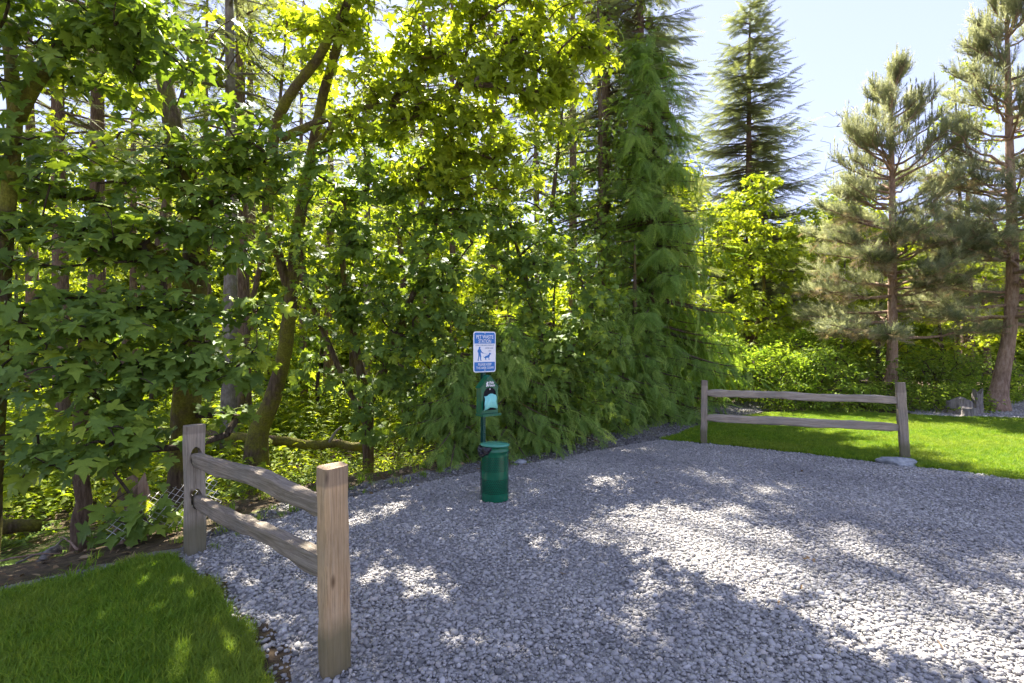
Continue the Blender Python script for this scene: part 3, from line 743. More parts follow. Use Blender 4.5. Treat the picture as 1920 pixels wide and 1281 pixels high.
# --- small-leaved broadleaf trees round the dark fir trunk, and the sunlit ones to the right
def simple_tree(label, u, Y, clumps, leafm, size, seed, per=9, dens=1.2, name='broadleaf_tree', cat='tree', tr=.09, tmpl=None, group=None, bark=None):
    b = G(u, Y); b[2] = gz(b[0], b[1])-.05
    cs = np.array([c[0] for c in clumps]); top = cs[np.argmax(cs[:, 2])]
    mid = b*.5+top*.5+np.array([.15, 0, 0])
    st = [([b, b*.7+top*.3+np.array([-.1, 0, 0]), mid, top], [tr, tr*.8, tr*.55, tr*.2])]
    return broadleaf(name, label, cat, b, st, clumps, leafm, bark or M['bark_maple'], size, per, dens, tmpl=tmpl or ML1, seed=seed, branchm=M['twig'], tip_r=.005, group=group)

simple_tree('slender dark broadleaf tree in front of the straight fir trunk', 1110, 12, [C(1080, 260, 12, 50, 50, .7, 9), C(1150, 230, 12, 50, 50, .7, 8), C(1060, 350, 11.8, 60, 50, .7, 10), C(1150, 330, 12, 60, 50, .7, 9), C(1090, 430, 11.8, 70, 45, .7, 11), C(1170, 430, 12, 50, 50, .7, 8), C(1040, 480, 11.6, 40, 50, .6, 5), C(1110, 520, 11.6, 60, 50, .6, 8), C(1150, 120, 12, 60, 50, .8, 9), C(1090, 60, 12, 50, 50, .8, 8), C(1190, 20, 12.2, 60, 50, .8, 9), C(1120, -70, 12, 90, 60, 1, 13)], M['maple_dark'], .13, 21)  # upper clumps added, the top one out of frame, to shade the gravel
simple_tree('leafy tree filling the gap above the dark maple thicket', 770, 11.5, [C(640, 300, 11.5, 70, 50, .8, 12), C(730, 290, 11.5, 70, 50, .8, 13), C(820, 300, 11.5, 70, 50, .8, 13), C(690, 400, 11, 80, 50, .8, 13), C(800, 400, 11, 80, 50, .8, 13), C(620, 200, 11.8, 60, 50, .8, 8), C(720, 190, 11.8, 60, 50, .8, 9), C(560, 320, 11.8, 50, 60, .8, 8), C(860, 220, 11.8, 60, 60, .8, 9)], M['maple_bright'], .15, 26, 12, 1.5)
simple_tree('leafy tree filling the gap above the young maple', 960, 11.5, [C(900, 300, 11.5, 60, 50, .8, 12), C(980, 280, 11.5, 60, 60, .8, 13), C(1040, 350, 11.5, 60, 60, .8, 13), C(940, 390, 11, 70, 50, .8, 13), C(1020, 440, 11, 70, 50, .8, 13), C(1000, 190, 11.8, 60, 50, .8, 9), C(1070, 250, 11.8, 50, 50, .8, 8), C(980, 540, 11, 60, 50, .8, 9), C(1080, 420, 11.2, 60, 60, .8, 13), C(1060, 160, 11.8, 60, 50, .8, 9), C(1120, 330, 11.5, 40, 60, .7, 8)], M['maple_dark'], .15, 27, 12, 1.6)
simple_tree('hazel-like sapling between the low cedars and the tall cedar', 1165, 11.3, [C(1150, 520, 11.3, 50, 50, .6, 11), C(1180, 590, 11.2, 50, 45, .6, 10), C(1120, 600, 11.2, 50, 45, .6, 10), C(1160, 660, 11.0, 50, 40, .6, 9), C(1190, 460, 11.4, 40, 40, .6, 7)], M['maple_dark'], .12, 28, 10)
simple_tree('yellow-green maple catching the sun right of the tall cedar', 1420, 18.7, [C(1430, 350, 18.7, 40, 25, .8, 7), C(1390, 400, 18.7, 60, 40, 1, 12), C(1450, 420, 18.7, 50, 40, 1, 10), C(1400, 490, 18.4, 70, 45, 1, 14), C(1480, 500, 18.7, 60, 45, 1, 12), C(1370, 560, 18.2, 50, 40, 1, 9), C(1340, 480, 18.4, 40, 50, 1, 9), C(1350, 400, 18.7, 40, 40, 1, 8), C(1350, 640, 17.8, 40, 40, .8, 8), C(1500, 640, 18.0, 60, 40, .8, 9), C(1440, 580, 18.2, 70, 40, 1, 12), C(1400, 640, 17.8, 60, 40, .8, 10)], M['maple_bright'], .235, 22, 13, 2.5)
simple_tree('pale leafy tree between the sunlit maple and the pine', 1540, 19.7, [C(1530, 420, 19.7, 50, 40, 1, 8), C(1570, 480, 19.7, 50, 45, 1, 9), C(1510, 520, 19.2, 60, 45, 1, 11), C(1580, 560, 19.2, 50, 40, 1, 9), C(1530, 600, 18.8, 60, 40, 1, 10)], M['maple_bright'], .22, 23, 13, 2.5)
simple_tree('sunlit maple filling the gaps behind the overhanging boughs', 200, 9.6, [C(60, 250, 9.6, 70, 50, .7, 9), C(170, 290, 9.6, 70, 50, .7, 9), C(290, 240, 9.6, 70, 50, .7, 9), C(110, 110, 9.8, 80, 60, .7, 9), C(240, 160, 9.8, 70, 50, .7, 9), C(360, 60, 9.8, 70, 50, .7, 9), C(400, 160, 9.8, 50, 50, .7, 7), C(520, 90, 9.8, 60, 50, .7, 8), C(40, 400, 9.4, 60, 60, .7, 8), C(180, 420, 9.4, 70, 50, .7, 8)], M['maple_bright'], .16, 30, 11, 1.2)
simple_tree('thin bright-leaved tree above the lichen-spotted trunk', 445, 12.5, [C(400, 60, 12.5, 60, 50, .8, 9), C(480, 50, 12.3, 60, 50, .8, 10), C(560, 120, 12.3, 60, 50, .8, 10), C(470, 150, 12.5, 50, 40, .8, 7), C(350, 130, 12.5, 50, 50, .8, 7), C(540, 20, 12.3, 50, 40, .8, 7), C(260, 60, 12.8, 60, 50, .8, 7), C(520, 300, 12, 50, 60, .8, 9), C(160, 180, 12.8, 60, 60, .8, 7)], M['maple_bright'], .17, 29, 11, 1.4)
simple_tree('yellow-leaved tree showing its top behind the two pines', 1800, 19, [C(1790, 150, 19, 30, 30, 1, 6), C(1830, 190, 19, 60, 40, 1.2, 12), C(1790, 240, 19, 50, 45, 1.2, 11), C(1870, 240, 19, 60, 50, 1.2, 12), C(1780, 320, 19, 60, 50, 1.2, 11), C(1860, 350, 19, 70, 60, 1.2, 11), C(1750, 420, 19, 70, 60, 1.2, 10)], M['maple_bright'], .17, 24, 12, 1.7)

# ------------------------------------------------------------------ conifers
def conifer(h, rb, z0, nwh, per_wh, seed, tr, mat_leaf, mat_bark, spray, ssz, droop=.25, uptip=.12, power=.8, gap=.0, sub=.32, name='fir_tree', lean=(0, 0), lat=.55, dense=1.0, rag=.25, hang=0):
    """local coordinates, base at the origin: returns [(part, mesh)]"""
    r = np.random.default_rng(seed)
    tp = np.array([(lean[0]*t+.05*math.sin(5*t+seed), lean[1]*t, h*t) for t in np.linspace(0, 1, 24)])
    tp -= tp[0]
    parts = [tube(tp, tr*(1-np.linspace(0, 1, 24))**.8+.012, 12, True, .07, seed)]
    pos, ax, nr, sz = [], [], [], []
    for i in range(nwh):
        t = (i+.5)/nwh; z = z0+(h-z0)*t
        for j in range(per_wh):
            if r.uniform() < gap: continue
            a = r.uniform(0, 6.28); zz = z+r.uniform(-.5, .5)*(h-z0)/nwh
            L = rb*max(.02, (1-t))**power*r.uniform(1-rag, 1+rag*.6)+.08*rb
            # lower dead zone of the crown is shorter
            L *= min(1, .55+t*4)
            d = np.array([math.cos(a), math.sin(a), 0]); sd = np.array([-d[1], d[0], 0])
            o = np.array([np.interp(zz, tp[:, 2], tp[:, 0]), np.interp(zz, tp[:, 2], tp[:, 1]), zz])
            s = np.linspace(0, 1, 7)
            bp = o+d*(L*s)[:, None]+np.array([0, 0, 1.])*((.18*(t-.2)*s-droop*s**1.5+uptip*s**3)*L)[:, None]
            parts.append(tube(bp, np.linspace(.018+.012*L, .004, 7), 4, False))
            nb = max(3, int(L/sub*2*dense))
            for q in range(nb):
                ss = (q+1)/nb; pt = np.array([np.interp(ss, s, bp[:, k]) for k in range(3)])
                for sg in (-1, 1):
                    if hang:
                        pos.append(pt+r.normal(size=3)*.05); ax.append(d*r.uniform(.2, .8)+sd*sg*r.uniform(.1, .7)+np.array([0, 0, -r.uniform(.25, .9)]))
                        nr.append(d*r.uniform(.4, 1)+sd*r.normal()*.35+np.array([0, 0, r.uniform(.3, .9)])); sz.append(ssz*r.uniform(.6, 1.2)); continue
                    pos.append(pt+r.normal(size=3)*.03); ax.append(d*.75+sd*sg*r.uniform(.3, 1)*lat*1.6*(1-.6*ss)+np.array([0, 0, -droop*r.uniform(.2, 1.2)]))
                    nr.append(np.array([0, 0, 1.])+r.normal(size=3)*.25); sz.append(ssz*r.uniform(.7, 1.2)*(.65+.5*(1-ss)*min(1, L/1.5)))
            pos.append(bp[-1]); ax.append(d+np.array([0, 0, uptip*1.5-droop*.6])); nr.append(np.array([0, 0, 1.])); sz.append(ssz*.9)
    pos, ax, nr, sz = map(np.array, (pos, ax, nr, sz))
    V, Fq, rr = place_multi(spray, pos, ax, nr, sz, r.beta(2, 2.2, len(pos)), r)
    tV, tF = merge(parts)
    return [('trunk', make_mesh('trunk', tV, tF, mat_bark, smooth=True)), ('crown', make_mesh('crown', V, Fq, mat_leaf, rr))]

def stand(name, label, cat, parts, loc, rz=0.0, s=1.0, group=None):
    root = tag(empty(name, tuple(loc), rz), label, cat, group); root.scale = (s, s, s) if np.isscalar(s) else s
    for nm, me in parts:
        o = link(nm, me, root)
        if nm in ('crown', 'foliage', 'branches'): o['kind'] = 'stuff'
    return root

def at_ground(u, Y, dz=-.05):
    x = (u-960)/F*Y; return (x, Y, gz(x, Y)+dz)

CB = [comb(9, .30, .034, 55, .1), comb(8, .34, .036, 48, .2)]
FR = [frond(11, .45, 1), frond(10, .75, 2), frond(12, .3, 3), frond(9, .6, 4)]
BR = [brush(34, .55, 1), brush(34, .6, 2)]

cedar_tall = conifer(9.2, 1.9, .15, 48, 7, 31, .17, M['cedar'], M['bark_maple'], FR, .48, droop=.42, uptip=.22, power=.72, sub=.30, lat=.5, hang=1, gap=.18, rag=.5)
stand('cedar_tree', 'tall narrow cedar with weeping bright green sprays beside the path', 'tree', cedar_tall, at_ground(1218, 12.4))
fir_grey = conifer(16.5, 1.7, 3.0, 46, 6, 32, .17, M['fir'], M['bark_fir'], CB, .6, droop=.4, uptip=.15, power=.6, sub=.3)
stand('fir_tree', 'tall grey-green fir rising out of frame behind the cedar', 'tree', fir_grey, at_ground(1205, 14.2))
stand('fir_tree', 'dark straight fir trunk standing left of the tall cedar', 'tree', conifer(17, 2.0, 4.5, 34, 6, 36, .2, M['fir'], M['bark_fir'], CB, .55, droop=.38, uptip=.12, power=.45, sub=.36, gap=.12, rag=.4), at_ground(1130, 14))
fir_spire = conifer(17.75, 4.0, .8, 52, 7, 33, .24, M['fir'], M['bark_fir'], CB, .8, droop=.28, uptip=.3, power=.85, sub=.34, rag=.4)
stand('fir_tree', 'pointed fir standing clear against the blue sky', 'tree', fir_spire, at_ground(1408, 24))

# low cedars behind the bin: weeping fronds over a mound
def low_cedar(seed, h, rx):
    return conifer(h, rx, .05, max(9, int(h*7)), 7, seed, .05, M['cedar'], M['bark_maple'], FR, .30, droop=.4, uptip=.15, power=.62, sub=.2, lat=.55, rag=.3, hang=1)
lc1, lc2, lc3 = low_cedar(41, 1.9, 1.05), low_cedar(42, 2.3, 1.1), low_cedar(43, 3.0, 1.2)
for u, Y, me, s, rz, lab in ((860, 7.95, lc1, .85, .4, 'low cedar bush spreading left of the green bin'), (955, 8.25, lc2, .95, 1.7, 'weeping cedar bush directly behind the pet waste sign'),
                             (1040, 9.1, lc1, 1.1, 2.9, 'low cedar bush right of the sign, under the young maple'), (1130, 10.6, lc2, 1.05, 4.1, 'feathery cedar bush between the young maple and the tall cedar'),
                             (1190, 11.6, lc3, 1.0, .9, 'small pointed cedar at the foot of the tall cedar'), (1290, 14.3, lc2, 1.1, 5.0, 'cedar bush just behind the left post of the far fence')):
    stand('cedar_bush', lab, 'bush', me, at_ground(u, Y, 0), rz, s, 'low cedars along the edge of the wood')

# pines: whorled boughs with brushy shoots, upright candles on top
def pine(h, rb, z0, seed, tr, bark, nwh=11, lean=None, dry=0.0, sz0=.3):
    r = np.random.default_rng(seed)
    tp = np.array(lean if lean is not None else [(0.06*math.sin(4*t), 0, h*t) for t in np.linspace(0, 1, 16)], float)
    tp = resample(tp, .25); t_ = np.linspace(0, 1, len(tp))
    rad = tr*(1-t_)**.7+.02; rad = rad*(1+1.1*np.exp(-np.maximum(tp[:, 2], 0)/.35))
    trunk = tube(tp, rad, 18, True, .1, seed)
    limbs, pos, ax, sz = [], [], [], []
    for i in range(nwh):
        t = (i+.3)/nwh
        for j in range(int(r.integers(5, 8))):
            zz = z0+(h-z0)*(t+r.uniform(-.03, .03)); a = r.uniform(0, 6.28)
            L = rb*(1-t)**.62*r.uniform(.6, 1.1)+.12; d = np.array([math.cos(a), math.sin(a), 0])
            o = np.array([np.interp(zz, tp[:, 2], tp[:, k]) for k in range(3)]); s = np.linspace(0, 1, 7)
            ris = .25+.75*t
            bp = o+d*(L*s)[:, None]+np.array([0, 0, 1.])*((ris*s**1.4-.22*(1-t)*s)*L*.8)[:, None]+r.normal(size=(7, 3))*.02*L
            limbs.append(tube(bp, np.linspace(.02+.014*L, .008, 7), 5, False))
            nb = int(4+L*5.5)
            for q in range(nb):
                ss = .3+.7*(q+1)/nb; pt = np.array([np.interp(ss, s, bp[:, k]) for k in range(3)])
                sd = np.array([-d[1], d[0], 0])*r.choice([-1, 1]); l2 = r.uniform(.15, .45)*(1.2-ss)*min(1.3, L)+.05
                dd = unit(d*.6+sd*r.uniform(.2, .9)+np.array([0, 0, .15+.6*t])); tip = pt+dd*l2
                limbs.append(tube(np.array([pt, (pt+tip)/2+r.normal(size=3)*.02, tip]), [.009, .007, .005], 3, False))
                for k in range(3):
                    pos.append(tip-dd*.12*k+r.normal(size=3)*.03); ax.append(unit(dd+np.array([0, 0, .25+.9*t])+r.normal(size=3)*.3)); sz.append(sz0*r.uniform(.7, 1.15))
    # upright candles
    ct = []
    for k in range(len(pos)//5):
        i = r.integers(0, len(pos))
        if pos[i][2] > z0+(h-z0)*.55: ct.append(i)
    cp = np.array([pos[i] for i in ct]); ca = np.tile([0, 0, 1.], (len(ct), 1))+r.normal(size=(len(ct), 3))*.08
    pos, ax, sz = np.array(pos), np.array(ax), np.array(sz); nr = r.normal(size=(len(pos), 3))
    rn = r.beta(2, 2, len(pos))
    V, Fq, rr = place_multi(BR, pos, ax, nr, sz, rn, r)
    CD = [brush(60, .16, 7, 15, 40)]
    V2, F2, r2 = place_multi(CD, cp, ca, r.normal(size=cp.shape), sz0*1.5*r.uniform(.7, 1.2, len(ct)), r.uniform(.4, 1, len(ct)), r)
    lV, lF = merge(limbs)
    out = [('trunk', make_mesh('trunk', *trunk, bark, smooth=True)), ('branches', make_mesh('branches', lV, lF, bark, smooth=True)),
           ('crown', make_mesh('crown', np.vstack([V, V2]), np.vstack([Fq, F2+len(V)]), M['pine'], np.r_[rr, r2]))]
    if dry:
        m = (pos[:, 2] < z0+(h-z0)*.5) & (r.uniform(size=len(pos)) < dry)
        V3, F3, r3 = place_multi(BR, pos[m]+np.array([0, 0, -.05]), ax[m]*np.array([1, 1, -.4]), nr[m], sz[m], rn[m], r)
        out.append(('foliage', make_mesh('foliage', V3, F3, M['pine_dry'], r3)))
    return out
stand('pine_tree', 'bushy pine with upright candles and reddish trunk behind the far fence', 'tree', pine(9.0, 2.4, 1.9, 51, .115, M['bark_pine'], 17, dry=.18, sz0=.36), at_ground(1672, 14), .6)
ln = [(-.05, 0, -.1), (.0, 0, .35), (.16, 0, 1.2), (.33, 0, 2.4), (.36, 0, 4.0), (.28, 0, 6.5), (.2, 0, 10.5)]
stand('pine_tree', 'pine with thick leaning trunk and flared base at the right edge', 'tree', pine(10.5, 2.5, 2.2, 52, .145, M['bark_pine'], 18, lean=ln, dry=.2, sz0=.36), (12.35, 13, 0), 0)

# leafless twiggy tree between fir and pine
def bare_tree(label, u, Y, clumps, seed):
    b = G(u, Y); r = np.random.default_rng(seed)
    root = tag(empty('bare_tree', tuple(b)), label, 'tree')
    cl = [(np.asarray(c)-b, np.asarray(rd), k) for c, rd, k in clumps]; tg = clump_targets(cl, r, 1.0); top = max(tg, key=lambda q: q[2])
    st = [(np.array([(0, 0, 0), top*.4, top*.8]), None)]
    tubes, d = grow(st, tg, r, zmin=2, tip_r=.006)
    V, Fq = tube(resample(st[0][0], .3), np.linspace(.06, .015, len(resample(st[0][0], .3))), 8); mesh('trunk', V, Fq, M['bare'], root)
    V, Fq = merge(tubes); mesh('twigs', V, Fq, M['bare'], root)['kind'] = 'stuff'
bare_tree('leafless twiggy tree between the pointed fir and the bushy pine', 1575, 20, [C(1560, 240, 20, 20, 40, .8, 14), C(1590, 250, 20, 25, 50, .8, 14), C(1570, 320, 20, 40, 50, 1, 22), C(1600, 390, 20, 40, 50, 1, 16), C(1540, 400, 20, 30, 40, 1, 12)], 61)

# ------------------------------------------------------------------ trunks and crowns deeper in the wood
def forest_tree(h, seed, tr, z0, rb, bark):
    return conifer(h, rb, z0, 20, 5, seed, tr, M['fir'], bark, CB, .5, droop=.38, uptip=.12, power=.45, sub=.42, gap=.35, rag=.4)
ft = [forest_tree(17, 71, .19, 7.0, 1.9, M['bark_fir']), forest_tree(15, 72, .15, 5.5, 1.7, M['bark_alder']), forest_tree(19, 73, .22, 8, 2.1, M['bark_fir']), forest_tree(14, 74, .12, 5.0, 1.6, M['bark_fir'])]
spots = [(118, 12.5, 0, 'pale thick trunk farthest to the side, behind the overhanging maple'), (182, 13.5, 2, 'brown trunk behind the upper boughs of the broad-leaved maple'), (250, 16, 3, 'slim trunk deep behind the broad-leaved maple'),
         (428, 10.5, 1, 'lichen-spotted grey trunk rising straight above the broad-leaved maple'), (392, 15, 3, 'slim brown trunk seen through the gap left of the mossy maple'), (458, 13, 0, 'straight dark trunk just left of the leaning mossy maple'),
         (470, 19, 2, 'distant grey trunk between the lichen-spotted trunk and the mossy limb'), (570, 17, 3, 'slim trunk directly behind the leaning mossy maple'), (615, 20, 0, 'distant trunk right of the leaning mossy maple'),
         (690, 18, 1, 'pale trunk deep behind the dark maple thicket'), (790, 21, 2, 'distant trunk behind the middle of the thicket'), (850, 17, 3, 'slim trunk behind the right side of the thicket'), (60, 18, 2, 'distant trunk at the far end of the wood behind the overhanging bough'),
         (310, 20, 0, 'distant trunk behind the crown of the broad-leaved maple'), (1010, 18, 3, 'slim trunk behind the young maple'), (1075, 20, 0, 'distant trunk just left of the straight dark fir'), (925, 22, 2, 'distant fir directly above the pet waste sign')]
for u, Y, k, lab in spots:
    stand('fir_tree', lab, 'tree', ft[k], at_ground(u, Y), u*.7, (1.0, 1.0, {1010: 1.5, 1075: 1.4, 925: 1.4, 850: 1.35}.get(u, 1.0)), 'tall trees inside the wood')  # some stretched taller, above the frame, so their crowns shade the gravel
for u, Y, lab in ((1815, 20, 'dark trunk in the shade left of the leaning pine'), (1852, 24, 'slim brown trunk just behind the leaning pine')):
    stand('fir_tree', lab, 'tree', ft[0] if u < 1830 else ft[3], at_ground(u, Y), u*.3, (1.3, 1.3, .5), 'trunks behind the pines')

# sunlit understorey maples deeper in (copies of two crowns)
def local_tree(seed, h, rad, size, leafm, nclump=9, k=15, per=12):
    r = np.random.default_rng(seed)
    cl = []
    for i in range(nclump):
        a = r.uniform(0, 6.28); rr = rad*math.sqrt(r.uniform(.05, 1)); z = h*r.uniform(.22, 1)
        rr *= 1-.45*abs(z/h-.5)*1.4
        cl.append((np.array([rr*math.cos(a), rr*math.sin(a), z]), np.array([rad*.42, rad*.42, h*.11]), k))
    tg = clump_targets(cl, r, 1.0); st = [(np.array([(0, 0, 0), (.1, 0, h*.3), (-.05, .05, h*.65), (.05, 0, h*.95)]), None)]
    tubes, dirs = grow(st, tg, r, zmin=h*.12, tip_r=.005)
    q = resample(st[0][0], .25); tubes.append(tube(q, np.linspace(.03+.012*h, .012, len(q)), 8, True, .06, seed))
    pos, ax, nr, sz = leaves_for(tg, dirs, per, size, (.05, -.5, 0), r, .5)
    V, Fq, rr = place_multi(ML1, pos, ax, nr, sz, r.beta(2, 2, len(pos)), r)
    tV, tF = merge(tubes)
    return [('trunk', make_mesh('trunk', tV, tF, M['twig'], smooth=True)), ('crown', make_mesh('crown', V, Fq, leafm, rr))]
us = [local_tree(81, 6.0, 2.2, .17, M['maple_bright'], 12), local_tree(82, 4.2, 2.0, .16, M['maple_bright'], 10), local_tree(83, 8.5, 2.4, .18, M['maple_bright'], 14), local_tree(84, 3.0, 1.7, .14, M['shrub'], 9)]
for i, (u, Y, k, s, lab) in enumerate([(30, 15, 0, 1.0, 'sunlit understorey maple at the far end of the wood'), (170, 17, 1, 1.1, 'sunlit understorey maple behind the brown trunk'), (290, 14, 3, 1.1, 'low bright sapling behind the broad-leaved maple trunk'),
      (420, 18, 0, 1.0, 'sunlit understorey maple seen left of the mossy trunk'), (505, 15, 3, 1.0, 'low bright sapling just behind the mossy leaning trunk'), (600, 14.5, 1, .9, 'bright sapling right of the mossy leaning trunk'),
      (660, 19, 2, 1.0, 'tall sunlit maple behind the thicket on its left'), (760, 17, 0, 1.0, 'sunlit maple behind the middle of the thicket'), (850, 15, 1, 1.1, 'bright sapling behind the thicket on its right'),
      (950, 19, 2, 1.0, 'tall sunlit maple standing behind the young maple'), (1040, 16, 0, .9, 'sunlit maple behind the low cedars'), (1320, 18, 2, .8, 'sunlit maple just right of the tall cedar'), (540, 22, 2, 1.1, 'tall maple far back beyond the mossy maple'),
      (350, 23, 2, 1.1, 'tall maple far back beyond the broad-leaved maple'), (130, 23, 2, 1.1, 'tall maple far back beyond the pale thick trunk'), (1650, 19, 0, 1.0, 'leafy tree in the shade behind the bushy pine'), (1760, 18, 1, 1.1, 'leafy tree low between the two pines'), (1900, 19, 0, .9, 'leafy tree behind the leaning pine')]):
    stand('understorey_tree', lab, 'tree', us[k], at_ground(u, Y), i*1.9, s, 'sunlit young trees inside the wood')

# ------------------------------------------------------------------ shrubs by the lawn
def shrub_parts(seed, h, rx, size, leafm, n=90, per=9):
    r = np.random.default_rng(seed); u_ = unit(r.normal(size=(n, 3))*np.array([1, 1, .8])); u_[:, 2] = np.abs(u_[:, 2])
    lump = 1+.22*vnoise(u_*3, seed)
    tg = u_*np.array([rx, rx*.8, h])*(r.uniform(.5, 1, n)**.35*lump)[:, None]; tg[:, 2] = np.maximum(tg[:, 2], .08)
    st = [(np.array([(.1*rx*math.cos(a), .1*rx*math.sin(a), 0) if q == 0 else (.35*rx*math.cos(a)*q, .35*rx*math.sin(a)*q, h*.35*q) for q in (0, .5, 1)]), None) for a in np.linspace(0, 6.28, 6)[:-1]]
    tubes, dirs = grow(st, tg, r, -1, .004)
    pos, ax, nr, sz = leaves_for(tg, dirs, per, size, (.0, -.9, 0), r, .35, droop=.2, flat=.55)
    V, Fq, rr = place_multi(OV, pos, ax, nr, sz, r.beta(2, 2, len(pos)), r)
    tV, tF = merge(tubes)
    return [('branches', make_mesh('branches', tV, tF, M['twig'], smooth=True)), ('foliage', make_mesh('foliage', V, Fq, leafm, rr))]
s_tall = shrub_parts(91, 2.0, 1.3, .12, M['shrub'], 330, 13)
s_mid = shrub_parts(92, 1.4, 1.1, .11, M['shrub_dark'], 230, 12)
s_low = shrub_parts(93, .7, 1.0, .10, M['shrub'], 170, 11)
s_lowd = shrub_parts(94, .55, .8, .09, M['shrub_dark'], 110, 10)
for i, (nm, u, Y, me, s, lab) in enumerate([('shrub', 1370, 15.6, s_tall, 1.0, 'bright leafy shrub just right of the tall cedar'), ('shrub', 1450, 13.9, s_tall, 1.0, 'large sunlit shrub behind the middle of the far fence'), ('shrub', 1525, 13.6, s_tall, 1.0, 'rounded sunlit shrub, right one behind the top rail'),
      ('shrub', 1340, 15.5, s_tall, 1.3, 'tall bright shrub in the gap behind the tall cedar'), ('shrub', 1500, 15.6, s_tall, 1.35, 'tall pale shrub behind the rounded sunlit shrub'), ('shrub', 1620, 14.8, s_mid, 1.2, 'dark leafy shrub in front of the bushy pine trunk'), ('shrub', 1720, 15.2, s_mid, 1.25, 'dark leafy shrub just right of the bushy pine trunk'),
      ('shrub', 1775, 16, s_mid, 1.1, 'shaded shrub midway between the two pines'), ('shrub', 1860, 16.5, s_mid, 1.1, 'shrub in the shade behind the leaning pine trunk'), ('shrub', 1925, 15.5, s_low, 1.2, 'pale shrub right of the leaning pine'),
      ('shrub', 1600, 13.2, s_low, 1.0, 'low pale groundcover shrub behind the far end of the top rail'), ('shrub', 1670, 13.6, s_low, 1.0, 'low pale groundcover shrub at the foot of the bushy pine'), ('shrub', 1735, 12.9, s_lowd, 1.15, 'low dark shrub just right of the far fence post'),
      ('shrub', 1785, 13.3, s_low, 1.0, 'low variegated shrub beside the stumps'), ('shrub', 1840, 15, s_low, 1.1, 'low pale shrub behind the jagged stump'), ('shrub', 1480, 12.9, s_lowd, .75, 'low dark shrub seen between the rails of the far fence'), ('shrub', 1550, 12.75, s_lowd, .55, 'small low plant by the lawn edge between the rails')]):
    stand(nm, lab, 'shrub', me, at_ground(u, Y, 0), i*2.3, s, 'shrubs in the beds round the lawn')

# ------------------------------------------------------------------ ferns, undergrowth, far wood
def fern_parts(seed, L=.8, n=15):
    r = np.random.default_rng(seed); V, Fc = [], []
    for i in range(n):
        a = 6.28*i/n+r.normal(0, .15); d = np.array([math.cos(a), math.sin(a), 0]); sd = np.array([-d[1], d[0], 0]); l = L*r.uniform(.7, 1.1); up = r.uniform(.6, 1.0)
        def at(t): return d*l*t*.95+np.array([0, 0, l*(up*t-1.0*up*t*t*.75)])
        for q in range(22):
            t = .1+.88*q/22; pl = .13*l*math.sin(min(1, t*1.3+.15)*math.pi)*1.1+.015
            for s in (-1, 1):
                k = len(V); p0 = at(t); V += [p0-d*.011, p0+d*.011, p0+sd*s*pl+d*.03-np.array([0, 0, .02])]; Fc.append((k, k+1, k+2))
    return [('foliage', make_mesh('foliage', np.array(V), np.array(Fc), M['fern'], np.repeat(r.uniform(0, 1, len(V)//3), 3)))]
fn = [fern_parts(101), fern_parts(102, .65, 13)]
for i, (u, Y, k, lab) in enumerate([(60, 5.3, 0, 'sword fern at the foot of the overhanging maple'), (120, 5.9, 1, 'sword fern in the dark hollow left of the slim brown stem'), (170, 6.3, 0, 'sword fern behind the slim brown stem'), (20, 6.4, 0, 'sword fern in the dark hollow at the frame edge'), (600, 8.6, 1, 'sword fern in front of the fallen log'), (560, 8.4, 1, 'sword fern below the leaning mossy trunk'), (430, 7.6, 0, 'sword fern just behind the far post of the near fence'), (650, 7.9, 1, 'sword fern at the path edge below the end of the fallen log'), (520, 7.2, 0, 'sword fern nearest the path behind the top rail')]):
    stand('fern', lab, 'fern', fn[k], at_ground(u, Y, 0), i*1.3, 1.0, 'ferns on the forest floor')

def sprig(seed, n=9, sz=.11, h=.5):
    r = np.random.default_rng(seed); a = r.uniform(0, 6.28, n); z = np.linspace(.12, 1, n)*h
    pos = np.c_[.12*np.cos(a)*r.uniform(.3, 1.4, n), .12*np.sin(a)*r.uniform(.3, 1.4, n), z]
    ax = np.c_[np.cos(a), np.sin(a), r.uniform(-.3, .3, n)]; nr = np.tile([0, 0, 1.], (n, 1))+r.normal(size=(n, 3))*.35
    V, Fq, _ = place_multi(OV, pos, ax, nr, sz*r.uniform(.6, 1.2, n), np.zeros(n), r)
    return make_mesh('sprig', V, Fq, M['under'])
r = np.random.default_rng(111)
q = np.c_[r.uniform(-26, 12, 60000), r.uniform(3, 30, 60000)]
d = edge_sd(q[:, 0], q[:, 1]); nz = vnoise(np.c_[q*.8, np.zeros(len(q))], 12)
hollow = np.exp(-((q[:, 0]+4.6)**2+(q[:, 1]-5.3)**2)/1.6)
keep = (d > .25) & (np.abs(q[:, 0]) < q[:, 1]*1.05+1.5) & (r.uniform(size=len(q)) < np.clip(.25+.5*nz+d*.1-hollow*1.4, .0, 1)*np.where(q[:, 1] < 14, 1, .6))
q = q[keep]; n = len(q); d = d[keep]
sc_ = r.uniform(.45, 1.1, n)*np.clip(.35+d*.22, .3, 1.7)
scatter_o = scatter('undergrowth', np.c_[q, hgt(q[:, 0], q[:, 1])-.02], np.c_[r.normal(0, .25, n), r.normal(0, .25, n), r.uniform(0, 6.28, n)], sc_, r.integers(0, 6, n), [piece('sprig', sprig(s, (9, 14, 6)[s % 3], (.11, .07, .17)[s % 3], (.5, .35, .6)[s % 3])) for s in range(6)])
tag(scatter_o, 'leafy green undergrowth covering the floor of the wood', 'undergrowth')

